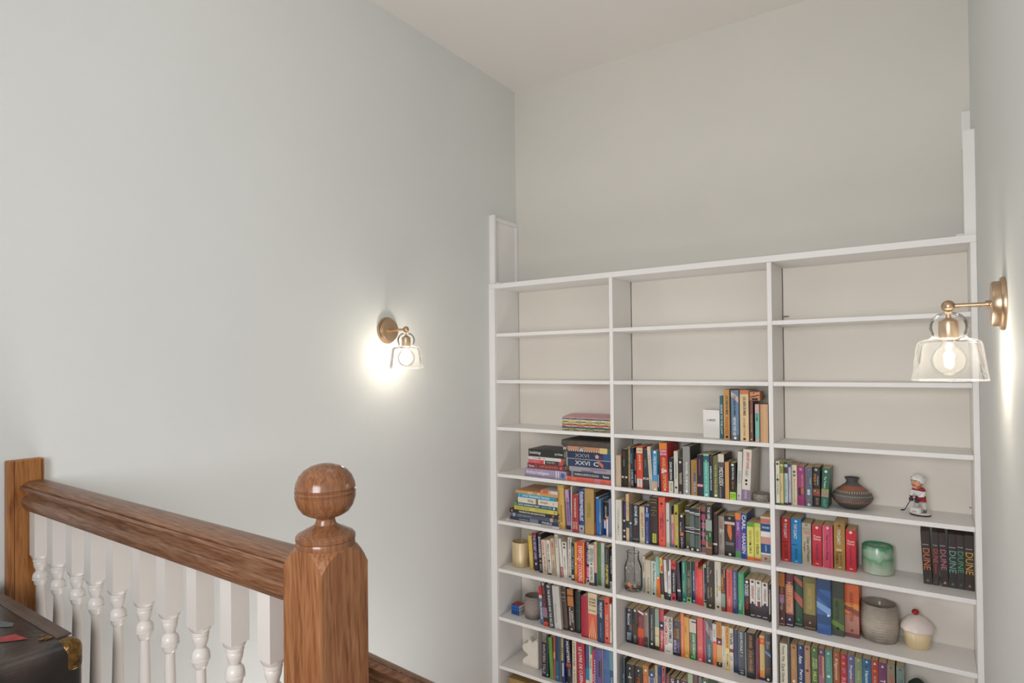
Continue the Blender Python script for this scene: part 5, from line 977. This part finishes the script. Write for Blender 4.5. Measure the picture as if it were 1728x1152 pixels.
def baluster(x,ztop):
    h0=ztop
    g=G(); bot=FL
    def P(z): return ztop-z
    # upper square block with chamfered lower corners
    g.box(-bw,bw,-bw,bw,P(.122),P(-.003))
    n=4
    sq=[(-1,-1),(1,-1),(1,1),(-1,1)]
    # taper from square to round collar
    ring=[]
    m_=16
    def sqp(k,r_):
        a=2*math.pi*(k+.5)/m_; c,s_=math.cos(a),math.sin(a); q=1/max(abs(c),abs(s_)); return (c*q*r_,s_*q*r_)
    vs=[(*sqp(k,bw),P(.122)) for k in range(m_)]
    vs+=[((sqp(k,bw)[0]*.45+.55*.0165*math.cos(2*math.pi*(k+.5)/m_)),(sqp(k,bw)[1]*.45+.55*.0165*math.sin(2*math.pi*(k+.5)/m_)),P(.130)) for k in range(m_)]
    vs+=[(.0150*math.cos(2*math.pi*(k+.5)/m_),.0150*math.sin(2*math.pi*(k+.5)/m_),P(.133)) for k in range(m_)]
    g.add(vs,[(i*m_+k,(i+1)*m_+k,(i+1)*m_+(k+1)%m_,i*m_+(k+1)%m_) for i in range(2) for k in range(m_)])
    pr=[(.0145,.132),(.0166,.1335),(.0166,.139),(.0143,.1405),(.0150,.1415),(.0152,.147),(.0138,.154),(.0112,.161),(.0102,.165),(.0120,.168),(.0150,.171),(.0172,.176),(.0180,.181),(.0180,.1835),(.0166,.1845),(.0166,.1855),(.0184,.1865),(.0184,.1895),(.0160,.1905),(.0148,.193),(.0142,.199),(.0115,.205),(.0092,.207),(.0098,.212)]
    L_=ztop-bot
    pr+=[(.0098+.0065*k/10,.212+(L_-.212-.30)*k/10) for k in range(1,11)]
    e=L_-.30
    pr+=[(.0120,e+.008),(.0105,e+.014),(.0150,e+.020),(.0178,e+.028),(.0160,e+.036),(.0110,e+.044),(.0140,e+.056),(.0160,e+.064),(.0150,e+.070)]
    g.lathe([(r_,P(z_)) for r_,z_ in pr],20,cap0=False,cap1=False)
    g.box(-bw,bw,-bw,bw,bot,P(e+.068))
    return g
arr=[-2.0375,-1.9145,-1.793,-1.6847,-1.5662,-1.4373,-1.3264,-1.2049,-1.083,-.9628]
me0=None
for x in arr:
    zt=-.3245-.0725+(.0065)*(NX0-x)/1.1875
    g=baluster(0,-.394)
    if me0 is None: me0=g.mesh('baluster',40)
    o=put('baluster',me0,M_bal if not me0.materials else None,rl); o.location=(x-bw,.6635,zt+.394-.0005)
g=G(); g.box(-2.0795,NX0,.62,.707,FL,FL+.012); put('shoe_plate',g,M_floor,rl,.003)
# half post on the left wall
wp=thing('wall_half_post','flat oak half post fixed to left wall where handrail ends','post',(WX+.0004,.5985,FL))
g=G(); zt=-.2485-FL; g.box(0,.0295,0,.084,0,zt); M_wp=oak('wall_post_oak',2,'6e3e20','99602F','B07840',.45)
put('post_board',g,M_wp,wp,.004,3)
g=G(); g.box(.0295,.0301,.0135,.0150,0,zt-.003); put('edge_bead',g,paint('dark_groove','4a2a1a',.6),wp)
g=G(); g.box(.0295,.0301,.0765,.0785,0,zt-.004); put('edge_bead',g,paint('dark_groove','4a2a1a',.6),wp)
# stair handrail going down from the newel towards the bookcase
sr=thing('stair_handrail','oak stair handrail descending from behind the newel post','handrail',(0,0,0))
sl=math.radians(36.6); d_=Vector((0,math.cos(sl),-math.sin(sl))); up_=Vector((0,math.sin(sl),math.cos(sl)))
p0=Vector((-.8765,.716,-.4905)); g=G(); g.sweep(pp,p0,p0+d_*1.25,(1,0,0),up_)
me=g.mesh('rail',24)
for v in me.vertices:
    if v.co.y<NY1+.04 and (v.co-p0).dot(d_)<.06:   # plumb cut against the newel
        k=(NY1+.0003-v.co.y)/d_.y; v.co+=d_*k
put('handrail',me,M_railY,sr)
g=G(); p1=p0+d_*1.25
g.box(-.857,-.817,p1.y-.045,p1.y-.005,LOW,p1.z-.03); put('end_post',g,M_bal,sr,.003)
# ================= trunk
tk=thing('leather_trunk','dark leather trunk with brass corner in front of the railing','trunk',(0,0,0))
TX1,TY1,TZ=-1.474,.554,-.56; TX0,TY0=-2.07,.13
def leather():
    M,nt,b=newmat('dark_leather'); L=nt.links
    tc=N(nt,'ShaderNodeTexCoord'); no=N(nt,'ShaderNodeTexNoise'); no.inputs['Scale'].default_value=9; no.inputs['Detail'].default_value=6; L.new(tc.outputs['Object'],no.inputs['Vector'])
    cr=N(nt,'ShaderNodeValToRGB'); e=cr.color_ramp.elements; e[0].position=.35; e[0].color=lin('221f1e'); e[1].position=.7; e[1].color=lin('4a403a'); x=e.new(.52); x.color=lin('302c2a')
    L.new(no.outputs['Fac'],cr.inputs[0]); L.new(cr.outputs[0],b.inputs['Base Color']); b.inputs['Roughness'].default_value=.28
    n2=N(nt,'ShaderNodeTexNoise'); n2.inputs['Scale'].default_value=70; n2.inputs['Detail'].default_value=4; L.new(tc.outputs['Object'],n2.inputs['Vector'])
    bp=N(nt,'ShaderNodeBump'); bp.inputs['Strength'].default_value=.25; bp.inputs['Distance'].default_value=.003; L.new(n2.outputs['Fac'],bp.inputs['Height']); L.new(bp.outputs[0],b.inputs['Normal']); return M
M_le=leather(); M_bc=paint('tarnished_brass','7C6038',.33,.6,60,.8,150,.5,.9)
g=G(); g.box(TX0,TX1,TY0,TY1,FL+.012,TZ-.004); put('trunk_body',g,M_le,tk,.022,5)
g=G(); g.box(TX0+.01,TX1-.05,TY1-.034,TY1-.006,TZ-.005,TZ-.001); put('edge_strap',g,paint('brown_strap','5A4A40',.4,.2,40),tk,.0015)
g=G(); g.box(TX0+.01,TX1-.05,TY0+.006,TY0+.034,TZ-.005,TZ-.001); put('edge_strap',g,paint('brown_strap','5A4A40',.4,.2,40),tk,.0015)
for i in range(34):
    x=TX0+.02+i*.0152
    if x>TX1-.06: break
    g=G(); g.add([(x,TY1-.0305,TZ-.0007),(x+.008,TY1-.0255,TZ-.0007),(x+.008,TY1-.024,TZ-.0007),(x,TY1-.029,TZ-.0007)],[(0,1,2,3)]); put('stitch',g,ink('A89888'),tk)
def corner(x0,x1,y0,y1):
    g=G(); g.box(x0,x1,y0,y1,TZ-.075,TZ+.0005); return g
g=corner(TX1-.05,TX1+.0015,TY1-.046,TY1+.0015); put('brass_corner',g,M_bc,tk,.023,6)
g=corner(TX1-.055,TX1+.002,TY0-.002,TY0+.052); put('brass_corner',g,M_bc,tk,.022,5)
g=G(); g.box(TX1-.085,TX1-.058,TY1-.050,TY1-.036,TZ-.004,TZ-.0015); g.lathe([(.007,TZ-.002),(.007,TZ-.0008)],10,c=(TX1-.07,TY1-.052)); g.lathe([(.006,TZ-.002),(.006,TZ-.0008)],10,c=(TX1-.088,TY1-.046)); put('corner_leaf',g,M_bc,tk,.0008)
g=G(); g.add([(TX1-.15,TY1-.075,TZ-.0028),(TX1-.098,TY1-.068,TZ-.0028),(TX1-.12,TY1-.10,TZ-.0028),(TX1-.17,TY1-.14,TZ-.0028)],[(0,3,2,1)]); put('travel_sticker',g,paint('red_sticker_paper','A83C3C',.45,.3,60),tk)
g=G(); g.add([(TX1-.38,TY1-.10,TZ-.0028),(TX1-.22,TY1-.055,TZ-.0028),(TX1-.20,TY1-.065,TZ-.0028),(TX1-.34,TY1-.16,TZ-.0028)],[(0,3,2,1)]); put('travel_sticker',g,paint('grey_sticker_paper','5C6468',.4,.2,60),tk)
